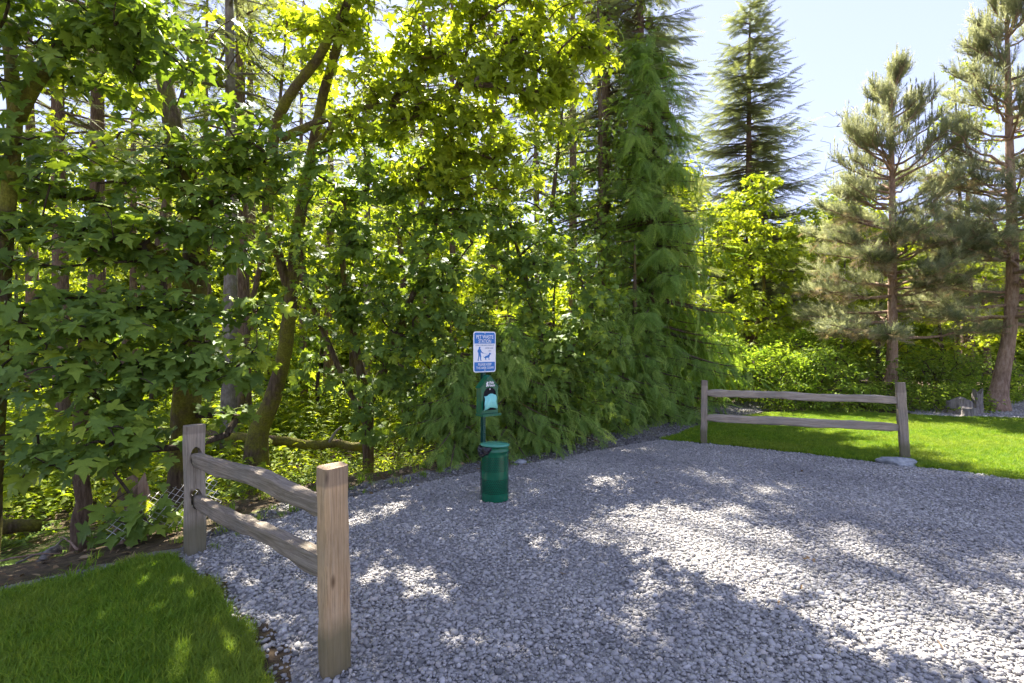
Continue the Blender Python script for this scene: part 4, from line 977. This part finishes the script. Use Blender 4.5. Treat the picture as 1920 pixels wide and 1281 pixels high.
# small weeds along the path border
q = np.c_[r.uniform(-3.4, 3, 900), r.uniform(3.6, 11, 900)]; d = edge_sd(q[:, 0], q[:, 1]); q = q[(d > -.35) & (d < .5)]; n = len(q)
g = scatter('weeds', np.c_[q, np.full(n, -.01)+np.minimum(0, hgt(q[:, 0], q[:, 1]))], np.c_[r.normal(0, .2, n), r.normal(0, .2, n), r.uniform(0, 6.28, n)], r.uniform(.5, 1.3, n), r.integers(0, 4, n), [piece('tuft', tuft_mesh(150+i, 18, .09, .03, .004, .9)) for i in range(4)])
tag(g, 'thin grassy weeds along the border of the gravel', 'weeds')

# dead leaves and needles on the forest floor, the path border and a few blown onto the gravel
M['litter'] = leaf_mat('dead_leaf', (.10, .06, .03), (.22, .14, .07), (.40, .30, .17), trans=.15, tint=(1, .9, .6), src='obj', spec=.12)
q = np.c_[r.uniform(-6.5, 4, 9000), r.uniform(2.6, 12, 9000)]; d = edge_sd(q[:, 0], q[:, 1])
pk = np.where(d > -.1, np.exp(-np.maximum(d, 0)/1.4), np.where(d > -.7, .16, .006)); ok = (r.uniform(size=len(q)) < pk) & view_ok(q[:, 0], q[:, 1]) & ~inside(lawnL, q); q = q[ok]; n = len(q)
zl = np.where(inside(lot, q), .016, np.maximum(hgt(q[:, 0], q[:, 1])-.012, -2)+.006)
lm_ = [make_mesh('dead_leaf', *oval_leaf(.5, .1), M['litter']), make_mesh('dead_leaf', *maple_leaf(.3, .5, 1), M['litter']), make_mesh('dead_leaf', *oval_leaf(.12, .05), M['litter'])]
g = scatter('leaf_litter', np.c_[q, zl], np.c_[r.normal(0, .3, n), r.normal(0, .3, n), r.uniform(0, 6.28, n)], r.uniform(.035, .095, n), r.integers(0, 3, n), [piece('dead_leaf', m_) for m_ in lm_])
tag(g, 'dry brown leaf litter along the edge of the wood', 'leaf litter')

# far wood: one mass of leafage behind everything
def leaf_cluster(seed):
    r = np.random.default_rng(seed); n = 90; pos = r.normal(size=(n, 3))*np.array([.55, .55, .35])
    V, Fq, _ = place_multi(OV, pos, r.normal(size=(n, 3))*np.array([1, 1, .5]), np.tile([0, -.3, 1.], (n, 1))+r.normal(size=(n, 3))*.5, r.uniform(.16, .34, n), np.zeros(n), r)
    return make_mesh('cluster', V, Fq, M['under'])
n = 22000; X = r.uniform(-46, 46, n); Yv = r.uniform(30, 46, n)
uu = X/Yv*F+960
top = np.where(uu < 1300, 14+2*np.sin(X*.5), np.where(uu < 1560, 8.0, 9.5+1.5*np.sin(X*.4)))
z = r.uniform(0, 1, n)**1.25*top+.2
keep = vnoise(np.c_[X*.45, Yv*.3, z*.45], 33) > -.45+.06*z
X, Yv, z = X[keep], Yv[keep], z[keep]; n = len(X)
g = scatter('forest', np.c_[X, Yv, z], np.c_[r.normal(0, .3, n), r.normal(0, .3, n), r.uniform(0, 6.28, n)], r.uniform(.7, 1.5, n), r.integers(0, 5, n), [piece('cluster', leaf_cluster(s+200)) for s in range(5)])
tag(g, 'far mass of woodland leafage closing the view', 'forest')

# ------------------------------------------------------------------ fences
def rough_box(L, w_, d_, seed, axis=2, nseg=24, amp=.006, taper=0.0, corner=.3, wav=.0):
    """long beam along an axis with rounded, uneven section"""
    r = np.random.default_rng(seed); k = 16; th = np.linspace(0, 2*np.pi, k, endpoint=False)+math.pi/k
    e = .5-.5*corner*.6
    cx, cy_ = np.sign(np.cos(th))*np.abs(np.cos(th))**e, np.sign(np.sin(th))*np.abs(np.sin(th))**e
    s = np.linspace(0, 1, nseg+1); V = []
    for i, t in enumerate(s):
        f = 1-taper*t; q = np.stack([cx*w_/2*f, cy_*d_/2*f, np.full(k, t*L)], -1)
        q[:, 0] += wav*.8*math.sin(t*7+seed); q[:, 1] += wav*math.sin(t*9+seed*2)
        V.append(q)
    V = np.array(V).reshape(-1, 3)
    V[:, :2] += (V[:, :2]/max(w_, d_))*2*amp*(vnoise(V*np.array([22, 22, 3.2]), seed)+.6*vnoise(V*np.array([60, 60, 9]), seed+1))[:, None]
    if axis == 0: V = V[:, [2, 0, 1]]
    Fc = []
    for i in range(nseg):
        for j in range(k):
            a, b_ = i*k+j, i*k+(j+1) % k; Fc.append((a, b_, b_+k, a+k))
    Fc.append(tuple(range(k))[::-1]); Fc.append(tuple(nseg*k+j for j in range(k)))
    return V, Fc

def post_mesh(h, w_, d_, seed, mat, slots, slot_w, slot_h, top_slope=.0, side=0):
    """post along z with mortises cut through along local x"""
    V, Fc = rough_box(h+.25, w_, d_, seed, 2, 30, .0065, .03, .5)
    V[:, 2] -= .25
    tops = V[:, 2] > h-.02; V[tops, 2] += V[tops, 0]*top_slope
    me = make_mesh('post', V, Fc, mat, smooth=False); o = bpy.data.objects.new('post', me); col.objects.link(o)
    cut = []
    for z in slots:
        bm = bmesh.new(); bmesh.ops.create_cone(bm, cap_ends=True, segments=14, radius1=.5, radius2=.5, depth=w_*3)
        bmesh.ops.transform(bm, matrix=Matrix.Translation((side*w_*1.35, 0, z)) @ Matrix.Diagonal((1, slot_w, slot_h, 1)) @ Matrix.Rotation(R(90), 4, 'Y'), verts=bm.verts[:])
        c = from_bm('mortise', bm, None); cut.append(c)
        md = o.modifiers.new('b', 'BOOLEAN'); md.operation = 'DIFFERENCE'; md.object = c; md.solver = 'EXACT'
    dg = bpy.context.evaluated_depsgraph_get(); me2 = bpy.data.meshes.new_from_object(o.evaluated_get(dg)); me2.name = 'post'
    for c in cut: bpy.data.objects.remove(c)
    bpy.data.objects.remove(o)
    return me2

def put(name, me, parent, A, B=None, tilt=(0, 0, 0)):
    o = link(name, me, parent); pl = Vector(parent.location); o.location = Vector(A)-pl
    if B is not None:
        d = Vector(B)-Vector(A); o.rotation_euler = (0, -math.atan2(d.z, math.hypot(d.x, d.y)), math.atan2(d.y, d.x))
    else: o.rotation_euler = tilt
    return o

def rail_mesh(L, hgt_, dep, seed, mat, wav):
    V, Fc = rough_box(L, dep, hgt_, seed, 0, 46, .012, 0, .35, wav)
    # tapered tenons at the ends
    t = V[:, 0]/L; f = np.clip(np.minimum(t, 1-t)/.07, .0, 1); f = .62+.38*f
    V[:, 1] *= f; V[:, 2] *= f
    return make_mesh('rail', V, Fc, mat, smooth=False)

# near fence
near, far = np.array([-.94, 2.72, 0]), np.array([-2.63, 4.25, 0])
dv = near-far; L = np.linalg.norm(dv); az = math.atan2(dv[1], dv[0])
fA = tag(empty('rail_fence', tuple((near+far)/2)), 'weathered two-rail wooden fence in the near left, beside the lawn', 'fence')
put('post', post_mesh(1.09, .105, .155, 5, M['wood_warm'], (.53, .86), .085, .15, -.06, -1), fA, near, tilt=(R(.3), R(-.5), az))['label'] = 'thick warm brown near post with knots'
put('post', post_mesh(1.06, .095, .15, 6, M['wood_grey'], (.455, .80), .085, .17, .0), fA, far, tilt=(R(.5), R(.6), az))['label'] = 'grey far post with two mortise holes'
e = dv/L
for zf, zn, s in ((.78, .87, 11), (.43, .54, 14)):
    put('rail', rail_mesh(L+.062, .115, .075, s, M['rail_dark'], .009), fA, far-e*.05+np.array([0, 0, zf]), near+e*.012+np.array([0, 0, zn]))
# far fence
lp, rp = np.array([3.31, 8.84, 0]), np.array([5.83, 7.60, 0])
dv = rp-lp; L = np.linalg.norm(dv); az = math.atan2(dv[1], dv[0]); e = dv/L
fB = tag(empty('rail_fence', tuple((lp+rp)/2)), 'pale two-rail wooden fence along the sunlit lawn', 'fence')
put('post', post_mesh(1.08, .10, .115, 7, M['wood_grey'], (.42, .80), .08, .12, 0, 1), fB, lp, tilt=(R(.5), R(.8), az))
put('post', post_mesh(1.14, .12, .135, 8, M['wood_grey'], (.42, .84), .08, .12, 0, -1), fB, rp, tilt=(R(-.6), R(-2.6), az))
for zl, zr, s, hh in ((.87, .875, 21, .115), (.44, .47, 23, .125)):
    put('rail', rail_mesh(L+.02, hh, .075, s, M['rail_pale'], .003), fB, lp-e*.01+np.array([0, 0, zl]), rp+e*.01+np.array([0, 0, zr]))

# ------------------------------------------------------------------ pet waste station
TH = R(37)                                    # the station is turned to its own right
pst = np.array([-.315, 5.83, 0])
stn = tag(empty('pet_waste_station', tuple(pst), TH), 'green steel pet waste station post with blue and white sign', 'pet station')
def box(bm, x0, x1, y0, y1, z0, z1, bev=0.0):
    g = bmesh.ops.create_cube(bm, size=1.0, matrix=Matrix.Translation(((x0+x1)/2, (y0+y1)/2, (z0+z1)/2)) @ Matrix.Diagonal((x1-x0, y1-y0, z1-z0, 1)))
    if bev: bmesh.ops.bevel(bm, geom=list({e_ for v_ in g['verts'] for e_ in v_.link_edges}), offset=bev, segments=2, affect='EDGES')
# U-channel post with punched holes in its web
bm = bmesh.new(); hw = .014
zs = np.arange(-.3, 1.85, .0254)
for i in range(len(zs)-1):                    # web strips left and right of each hole, bridge between the holes
    z0, z1 = zs[i], zs[i+1]; zh0, zh1 = z0+.007, z1-.007
    for x0, x1, a, c in ((-hw, -.005, z0, z1), (.005, hw, z0, z1), (-.005, .005, z0, zh0), (-.005, .005, zh1, z1)):
        vv = [bm.verts.new(q_) for q_ in ((x0, 0, a), (x1, 0, a), (x1, 0, c), (x0, 0, c))]; bm.faces.new(vv)
for s in (-1, 1):
    box(bm, min(s*hw, s*(hw+.003)), max(s*hw, s*(hw+.003)), -.001, .028, -.3, 1.842); box(bm, min(s*(hw+.003), s*.034), max(s*(hw+.003), s*.034), .025, .028, -.3, 1.842)
from_bm('post', bm, M['post_metal'], stn)

def rrect(w_, h_, rad, n=6):
    pts = []
    for cx, cz, a0 in ((w_/2-rad, h_/2-rad, 0), (-w_/2+rad, h_/2-rad, 90), (-w_/2+rad, -h_/2+rad, 180), (w_/2-rad, -h_/2+rad, 270)):
        for i in range(n+1): a = R(a0+90*i/n); pts.append((cx+rad*math.cos(a), cz+rad*math.sin(a)))
    return pts
def plate(name, pts, y0, y1, mat, parent, z0=0.0, x0=0.0):
    """flat outline in x,z given a thickness from y0 (front) to y1 (back)"""
    bm = bmesh.new(); a = [bm.verts.new((p_[0]+x0, y0, p_[1]+z0)) for p_ in pts]; b_ = [bm.verts.new((p_[0]+x0, y1, p_[1]+z0)) for p_ in pts]; n_ = len(pts)
    bm.faces.new(a); bm.faces.new(b_[::-1])
    for i in range(n_): bm.faces.new((a[i], b_[i], b_[(i+1) % n_], a[(i+1) % n_]))
    bmesh.ops.recalc_face_normals(bm, faces=bm.faces[:])
    return from_bm(name, bm, mat, parent)
ZS = 1.632
sign = plate('sign', rrect(.305, .462, .03), -.008, -.005, M['white'], stn, ZS)
def band(z0, z1, top):
    full = rrect(.281, .438, .022); out = [p_ for p_ in full if (p_[1] > z0 if top else p_[1] < z1)]
    edge = [(-.1405, z0), (.1405, z0)] if top else [(.1405, z1), (-.1405, z1)]
    return (out+edge) if top else (edge+out if False else [edge[0], edge[1]]+out)
plate('band', band(.094, .22, True), -.0095, -.008, M['blue'], sign, ZS)['label'] = 'blue heading band of the sign'
plate('band', band(-.22, -.115, False), -.0095, -.008, M['blue'], sign, ZS)['label'] = 'blue bottom band of the sign'
def lettering(txt, cx, cz, w_, h_, mat, parent, y=-.0115, off=.0, name='lettering', shear=0):
    cu = bpy.data.curves.new('t', 'FONT'); cu.body = txt; cu.size = 1; cu.extrude = .002; cu.offset = off; cu.align_x = 'CENTER'; cu.shear = shear
    t = bpy.data.objects.new('t', cu); col.objects.link(t); dg = bpy.context.evaluated_depsgraph_get(); dg.update()
    me = bpy.data.meshes.new_from_object(t.evaluated_get(dg)); bpy.data.objects.remove(t); bpy.data.curves.remove(cu)
    co = np.array([v_.co for v_ in me.vertices]); mn, mx = co.min(0), co.max(0); c_ = (mn+mx)/2; sx, sz_ = w_/(mx[0]-mn[0]), h_/(mx[1]-mn[1])
    new = np.c_[(co[:, 0]-c_[0])*sx+cx, y-co[:, 2]*.4, (co[:, 1]-c_[1])*sz_+cz]
    me.vertices.foreach_set('co', new.astype(np.float32).ravel()); me.name = name; me.materials.clear(); me.materials.append(mat); me.update()
    return link(name, me, parent)
lettering('PET WASTE', 0, ZS+.171, .235, .042, M['white'], sign, off=.008)
lettering('STATION', 0, ZS+.121, .17, .042, M['white'], sign, off=.008)
lettering('LEASH CURB AND CLEAN UP', 0, ZS+.076, .25, .016, M['ink'], sign, -.0095)
lettering('AFTER YOUR', .06, ZS+.042, .11, .016, M['ink'], sign, -.0095)
lettering('PET', .072, ZS+.009, .038, .016, M['ink'], sign, -.0095)
lettering('PLEASE KEEP', 0, ZS-.142, .18, .028, M['white'], sign, off=.008)
lettering('THIS AREA CLEAN', 0, ZS-.180, .235, .028, M['white'], sign, off=.008)
man = [(-.075, .058), (-.064, .060), (-.058, .050), (-.060, .040), (-.066, .034), (-.052, .028), (-.046, .010), (-.034, -.004), (-.016, -.012), (-.018, -.019), (-.040, -.013), (-.053, -.002), (-.054, -.024), (-.048, -.052), (-.052, -.086), (-.042, -.094), (-.042, -.098), (-.060, -.098), (-.064, -.060),
       (-.070, -.040), (-.076, -.066), (-.084, -.088), (-.080, -.094), (-.080, -.098), (-.098, -.098), (-.096, -.090), (-.088, -.062), (-.086, -.030), (-.088, -.008), (-.096, -.002), (-.098, .014), (-.090, .028), (-.080, .034), (-.082, .046)]
plate('pictogram', man, -.0095, -.008, M['blue'], sign, ZS)['label'] = 'blue figure of a walker holding a leash'
dog = [(-.022, -.044), (-.012, -.058), (.000, -.058), (.010, -.048), (.040, -.040), (.056, -.030), (.060, -.014), (.068, -.010), (.084, -.018), (.090, -.024), (.082, -.030), (.074, -.032), (.066, -.052), (.060, -.064), (.062, -.088), (.068, -.092), (.056, -.093), (.052, -.070), (.044, -.066), (.020, -.070), (.016, -.078), (.020, -.090), (.026, -.093), (.012, -.093), (.004, -.074), (.000, -.066), (-.012, -.064)]
plate('pictogram', dog, -.0095, -.008, M['blue'], sign, ZS)['label'] = 'blue figure of a dog'
plate('leash', [(-.018, -.014), (.052, -.032), (.052, -.0345), (-.018, -.0165)], -.0095, -.008, M['blue'], sign, ZS)
for z in (.208, -.208):
    bm = bmesh.new(); bmesh.ops.create_cone(bm, cap_ends=True, segments=12, radius1=.006, radius2=.005, depth=.006, matrix=Matrix.Translation((0, -.0125, ZS+z)) @ Matrix.Rotation(R(90), 4, 'X')); from_bm('bolt', bm, M['steel'], sign)

# bag dispenser: little house with a gabled roof and an arched opening
DW, DD, D0, D1, DA = .225, .10, .945, 1.238, 1.362
disp = link('dispenser', bpy.data.meshes.new('dispenser'), stn)
bm = bmesh.new()
def arch(w_, z0, zc, n=14): return [(w_/2, z0)]+[(w_/2*math.cos(a), zc+w_/2*math.sin(a)) for a in np.linspace(0, math.pi, n)]+[(-w_/2, z0)]
yf, yb = -DD-.01, -.006
op = arch(.175, D0+.035, D1-.09)
outer = [(DW/2, D0), (DW/2, D1), (0, DA), (-DW/2, D1), (-DW/2, D0)]
# front panel with arch cut out: bridge outline to opening
me_f = []
def ring_face(bm, y):
    L_ = [(DW/2, D0+.0), (DW/2, D1)]; 
    o_ = [bm.verts.new((x, y, z)) for x, z in outer]; i_ = [bm.verts.new((x, y, z)) for x, z in op]
    n_ = len(i_); mid = n_//2
    bm.faces.new([o_[0], o_[1], *[i_[k] for k in range(mid//2, -1, -1)]])
    bm.faces.new([o_[1], o_[2], *[i_[k] for k in range(mid, mid//2-1, -1)]])
    q3 = mid+(n_-mid)//2
    bm.faces.new([o_[2], o_[3], *[i_[k] for k in range(q3, mid-1, -1)]])
    bm.faces.new([o_[3], o_[4], *[i_[k] for k in range(n_-1, q3-1, -1)]])
    bm.faces.new([o_[4], o_[0], i_[0], i_[n_-1]])
    return o_, i_
o1, i1 = ring_face(bm, yf)
i2 = [bm.verts.new((x, yf+.012, z)) for x, z in op]
for k in range(len(op)): bm.faces.new((i1[k], i1[(k+1) % len(op)], i2[(k+1) % len(op)], i2[k]))
o2 = [bm.verts.new((x, yb, z)) for x, z in outer]
for k in (0, 3): bm.faces.new((o1[k], o1[k+1], o2[k+1], o2[k]))
bm.faces.new((o1[4], o1[0], o2[0], o2[4])); bm.faces.new(o2[::-1])
bmesh.ops.recalc_face_normals(bm, faces=bm.faces[:]); bm.to_mesh(disp.data); bm.free(); disp.data.materials.append(M['green'])
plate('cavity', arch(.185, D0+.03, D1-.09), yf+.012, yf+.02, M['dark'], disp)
bm = bmesh.new()
for s in (-1, 1):
    pts = [(0, DA+.012), (s*(DW/2+.018), D1-.006), (s*(DW/2+.018), D1-.012), (0, DA+.003)]
    a = [bm.verts.new((x, yf-.004, z)) for x, z in pts]; b_ = [bm.verts.new((x, yb-.001, z)) for x, z in pts]
    bm.faces.new(a); bm.faces.new(b_[::-1])
    for k in range(4): bm.faces.new((a[k], b_[k], b_[(k+1) % 4], a[(k+1) % 4]))
bmesh.ops.recalc_face_normals(bm, faces=bm.faces[:]); from_bm('roof', bm, M['green'], disp)
bm = bmesh.new(); box(bm, -DW/2-.012, DW/2+.012, yf-.05, yb, D0-.028, D0-.001, .003); from_bm('tray', bm, M['green'], disp)
bm = bmesh.new(); bmesh.ops.create_uvsphere(bm, u_segments=12, v_segments=8, radius=.0095, matrix=Matrix.Translation((.0, yf-.002, D1-.022)) @ Matrix.Diagonal((1, .6, 1, 1))); from_bm('lock', bm, M['steel'], disp, smooth=True)
lettering('Fido', .022, D1+.052, .062, .030, M['white'], disp, yf-.004, .02, shear=.2)
lettering('House', .022, D1+.022, .09, .028, M['white'], disp, yf-.004, .02, shear=.2)
plate('emblem', [(-.052, .000), (-.046, .022), (-.052, .034), (-.040, .046), (-.036, .058), (-.028, .050), (-.018, .052), (-.022, .040), (-.030, .034), (-.026, .014), (-.016, .004), (-.026, .002), (-.034, .010), (-.040, -.002)], yf-.005, yf-.001, M['white'], disp, D1+.008)['label'] = 'small white dog emblem'
# bag hanging out of the opening
nx_, nz_ = 12, 10; V = []
for j in range(nz_+1):
    for i in range(nx_+1):
        a, c_ = i/nx_-.5, j/nz_
        V.append((a*(.15+.03*c_)-.01*c_+.004*math.sin(9*c_), yf-.004-.028*math.sin(c_*2.6)-.006*math.sin(a*17+c_*5)-.004*math.sin(a*31-c_*9), D1-.085-c_*.155+.012*math.sin(a*6+1)+.008*a))
Fc = [(j*(nx_+1)+i, j*(nx_+1)+i+1, (j+1)*(nx_+1)+i+1, (j+1)*(nx_+1)+i) for j in range(nz_) for i in range(nx_)]
wb = tag(mesh('waste_bag', V, Fc, M['bag'], None, smooth=True), 'mint green waste bag hanging out of the dispenser opening', 'bag')
wb.location = tuple(pst); wb.rotation_euler = (0, 0, TH)
sm = wb.modifiers.new('thick', 'SOLIDIFY'); sm.thickness = .002

# perforated steel bin
can_c = np.array([-.19, 5.665, 0])
can = tag(empty('trash_can', tuple(can_c)), 'round dark green perforated steel bin under the dispenser', 'trash can')
RC, HC = .152, .60
def can_shell():
    V, Fc = [], []; na = 44
    def ringv(z, rr=RC):
        k = len(V); V.extend([(rr*math.cos(2*math.pi*i/na), rr*math.sin(2*math.pi*i/na), z) for i in range(na)]); return k
    def wall(k0, k1):
        for i in range(na): Fc.append((k0+i, k0+(i+1) % na, k1+(i+1) % na, k1+i))
    def solid(zs_, rs=None):
        ks = [ringv(z, RC if rs is None else rs[i]) for i, z in enumerate(zs_)]
        for a_, b_ in zip(ks[:-1], ks[1:]): wall(a_, b_)
    def perf(z0, z1, rows):
        dz = (z1-z0)/rows; da = 2*math.pi/na
        for j in range(rows):
            for i in range(na):
                a0 = da*(i+(.5 if j % 2 else 0)); zc = z0+dz*(j+.5); k = len(V)
                c8 = [(-1, -1), (0, -1), (1, -1), (1, 0), (1, 1), (0, 1), (-1, 1), (-1, 0)]
                for x, y in c8: a = a0+x*da/2; V.append((RC*math.cos(a), RC*math.sin(a), zc+y*dz/2))
                for x, y in c8:
                    l_ = math.hypot(x, y); a = a0+x/l_*.0066/RC; V.append((RC*math.cos(a), RC*math.sin(a), zc+y/l_*.0066))
                for q_ in range(8): q2 = (q_+1) % 8; Fc.append((k+q_, k+q2, k+8+q2, k+8+q_))
    solid([.012, .095]); perf(.095, .255, 9); solid([.255, .335]); perf(.335, .495, 9); solid([.495, .54, .545, .56, .566, HC-.008, HC], [RC, RC, RC+.004, RC+.004, RC, RC, RC+.004])
    return V, Fc
V, Fc = can_shell(); mesh('body', V, Fc, M['green'], can, smooth=True)
def lathe(name, prof, mat, parent, n=40, smooth=True):
    V = [(r_*math.cos(2*math.pi*i/n), r_*math.sin(2*math.pi*i/n), z) for r_, z in prof for i in range(n)]
    Fc = [(j*n+i, j*n+(i+1) % n, (j+1)*n+(i+1) % n, (j+1)*n+i) for j in range(len(prof)-1) for i in range(n)]
    return mesh(name, V, Fc, mat, parent, smooth=smooth)
lathe('inner_drum', [(.001, .03), (RC-.012, .03), (RC-.012, HC-.03)], M['dark'], can)
lathe('foot_ring', [(RC-.02, -.02), (RC-.004, -.02), (RC-.004, .012), (RC-.02, .012)], M['dark'], can)
M['lid'] = plain('lid_green_sheen', (.07, .30, .20), .2, .5, 0, .1, 14)  # lighter than the bin's green, the sky's sheen put into the colour
ld = lathe('lid', [(.001, .018), (.06, .0165), (RC-.02, .012), (RC+.006, .006), (RC+.012, -.004), (RC+.008, -.014), (RC-.002, -.012)], M['lid'], can); ld.location = (0, 0, HC+.016); ld.rotation_euler = (R(-2), R(1.5), 0)
# bin liner bunched out under the lid on the left side
V, Fc = [], []; na, nz2 = 26, 9; rl = np.random.default_rng(5)
for j in range(nz2):
    t = j/(nz2-1)
    for i in range(na):
        a = math.pi*(.72+.72*i/(na-1)); env = math.sin(math.pi*i/(na-1))**.6
        rr = RC+.006+.028*env*math.sin(math.pi*min(1, t*.9+.1))+.007*math.sin(i*2.1+j*.8)*env+.004*rl.normal()*env
        V.append((rr*math.cos(a), rr*math.sin(a), HC+.004-t*(.02+.095*env)+.006*math.sin(i*1.4)))
for j in range(nz2-1):
    for i in range(na-1): k = j*na+i; Fc.append((k, k+1, k+na+1, k+na))
ln_ = tag(mesh('bin_liner', V, Fc, M['liner'], None, smooth=False, loc=tuple(can_c)), 'black plastic bin liner bunched out under the lid of the green bin', 'bin liner')
ln_.modifiers.new('thick', 'SOLIDIFY').thickness = .002

# ------------------------------------------------------------------ rock, stumps, log, fallen wire fence, sticks
def lump(name, label, cat, loc, sc3, seed, mat, rz=0.0, amp=.22, group=None):
    bm = bmesh.new(); bmesh.ops.create_icosphere(bm, subdivisions=4, radius=1.0); rr = np.random.default_rng(seed); cuts = unit(rr.normal(size=(9, 3))); dd = rr.uniform(.6, .9, 9)
    co = np.array([v_.co for v_ in bm.verts])
    for n_, d_ in zip(cuts, dd):
        e_ = co@n_-d_; m_ = e_ > 0; co[m_] -= n_*e_[m_, None]*.85
    co *= (1+amp*.4*vnoise(co*2.2, seed)+amp*.18*vnoise(co*7, seed+1))[:, None]; co *= np.array(sc3)
    for v_, c_ in zip(bm.verts, co): v_.co = c_
    o = from_bm(name, bm, mat, smooth=False, loc=loc); o.rotation_euler = (0, 0, rz)
    return tag(o, label, cat, group)
lump('rock', 'flat grey rock lying against the right post of the far fence', 'rock', (5.46, 7.27, .02), (.27, .16, .10), 3, M['rock'], -.35)
lump('rock', 'small pale stone at the gravel edge just right of the bin', 'rock', (.12, 7.35, .02), (.09, .06, .05), 8, M['rock'], .4)
def stump(label, loc, h, rad, seed, jag_=.3, mat=None):
    rr = np.random.default_rng(seed); n_ = 16; V, Fc = [], []
    for j in range(8):
        t = j/7
        for i in range(n_):
            a = 2*math.pi*i/n_; f = rad*(1+.5*math.exp(-t*5))*(1+.12*math.sin(3*a+seed)+.06*math.sin(7*a))
            z = h*t*(1+(jag_*(math.sin(2*a+seed)*.6+rr.normal()*.18) if j >= 5 else 0)*(j-4)/3)
            V.append((f*math.cos(a), f*math.sin(a), z))
    for j in range(7):
        for i in range(n_): Fc.append((j*n_+i, j*n_+(i+1) % n_, (j+1)*n_+(i+1) % n_, (j+1)*n_+i))
    k = len(V); V.append((0, 0, h*.75)); Fc += [(7*n_+i, 7*n_+(i+1) % n_, k) for i in range(n_)]
    tag(mesh('stump', V, Fc, mat or M['stump'], None, loc=tuple(loc)), label, 'stump', 'old stumps by the leaning pine')
stump('tall jagged broken stump left of the leaning pine', at_ground(1833, 12.4, -.03), .58, .10, 2, .16)
stump('short squat grey stump in front of the jagged one', at_ground(1816, 11.9, -.03), .24, .13, 4, .1)
stump('wide low grey stump left of the other two', at_ground(1800, 12.4, -.03), .36, .24, 6, .25)
stump('rotten reddish stump beside the fallen wire fence', (-3.62, 4.92, gz(-3.62, 4.92)-.05), .5, .13, 9, .4, M['bark_pine'])
def stick(name, label, cat, a, b, r0, r1, mat, seed, group=None, wob=.08):
    a, b = np.asarray(a, float), np.asarray(b, float); rr = np.random.default_rng(seed); n_ = 14; s = np.linspace(0, 1, n_)[:, None]
    pts = (b-a)*s+np.array([0, 0, 1])*np.sin(s*math.pi)*.03+rr.normal(size=(n_, 3))*.012*np.linalg.norm(b-a)*.5
    V, Fq = tube(pts, np.linspace(r0, r1, n_), 12, True, wob, seed)
    return tag(mesh(name, V, Fq, mat, None, smooth=True, loc=tuple(a)), label, cat, group)
la, lb = P(300, 815, 9.6), P(690, 838, 9.4)
stick('fallen_log', 'mossy fallen log lying across the wood behind the near fence', 'log', la, lb, .11, .075, M['bark_moss'], 4)
stick('branch', 'snapped pale branch sticking up from the fallen log', 'branch', P(618, 828, 9.3), P(640, 800, 9.2), .03, .015, M['stump'], 6)
stick('fallen_log', 'short pale piece of log in the hollow at the frame edge', 'log', P(75, 1056, 4.3), P(108, 1030, 4.6), .03, .038, M['stump'], 7)
stick('fallen_log', 'mossy rotten log in the dark fern hollow', 'log', P(-60, 1000, 5.6), P(75, 985, 6.0), .11, .06, M['bark_moss'], 8)
for i, (x, y, a, l_, lab) in enumerate(((-4.35, 4.25, .3, .5, 'long dry twig lying along the edge of the left lawn'), (-4.05, 4.5, 1.9, .3, 'short reddish twig lying behind the lawn, leaning away from it'), (-3.75, 4.42, 2.6, .42, 'pale twig nearest the fallen wire mesh'), (-4.6, 4.75, .9, .35, 'dry twig beside the ferns in the hollow'))):
    z = gz(x, y)+.02
    stick('twig', lab, 'twig', (x, y, z), (x+l_*math.cos(a), y+l_*math.sin(a), z+.03), .010, .004, M['stump'] if i % 2 else M['bark_pine'], 80+i, 'dry twigs beside the left lawn')
# slim stem seen below the leaves
b0 = G(148, 5.3); b0[2] = gz(b0[0], b0[1])-.1
stick('tree_stem', 'slim brown stem standing below the maple leaves beside the ferns', 'tree', b0, P(160, 560, 5.35), .075, .06, M['bark_fir'], 15)
# fallen chain-link fence
cl = tag(empty('wire_fence', (-3.1, 4.62, gz(-3.1, 4.62))), 'sagging piece of rusty wire mesh fence behind the near fence post', 'wire fence')
W_, H_ = .9, .42
for s in (-1, 1):
    for i in range(-6, 15):
        pts = []
        for t in np.linspace(0, 1, 10):
            x = i*.07+(t*H_*.9 if s > 0 else (1-t)*H_*.9)-.1; z = t*H_
            if 0 <= x <= W_: pts.append((x-W_/2, .10*t+.05*math.sin(x*5)+.004*s, z+.05+.10*x))
        if len(pts) > 2:
            V, Fq = tube(np.array(pts), np.full(len(pts), .0028), 4, True); o = mesh('wire', V, Fq, M['wire'], cl)
cl.rotation_euler = (R(-38), 0, R(40))
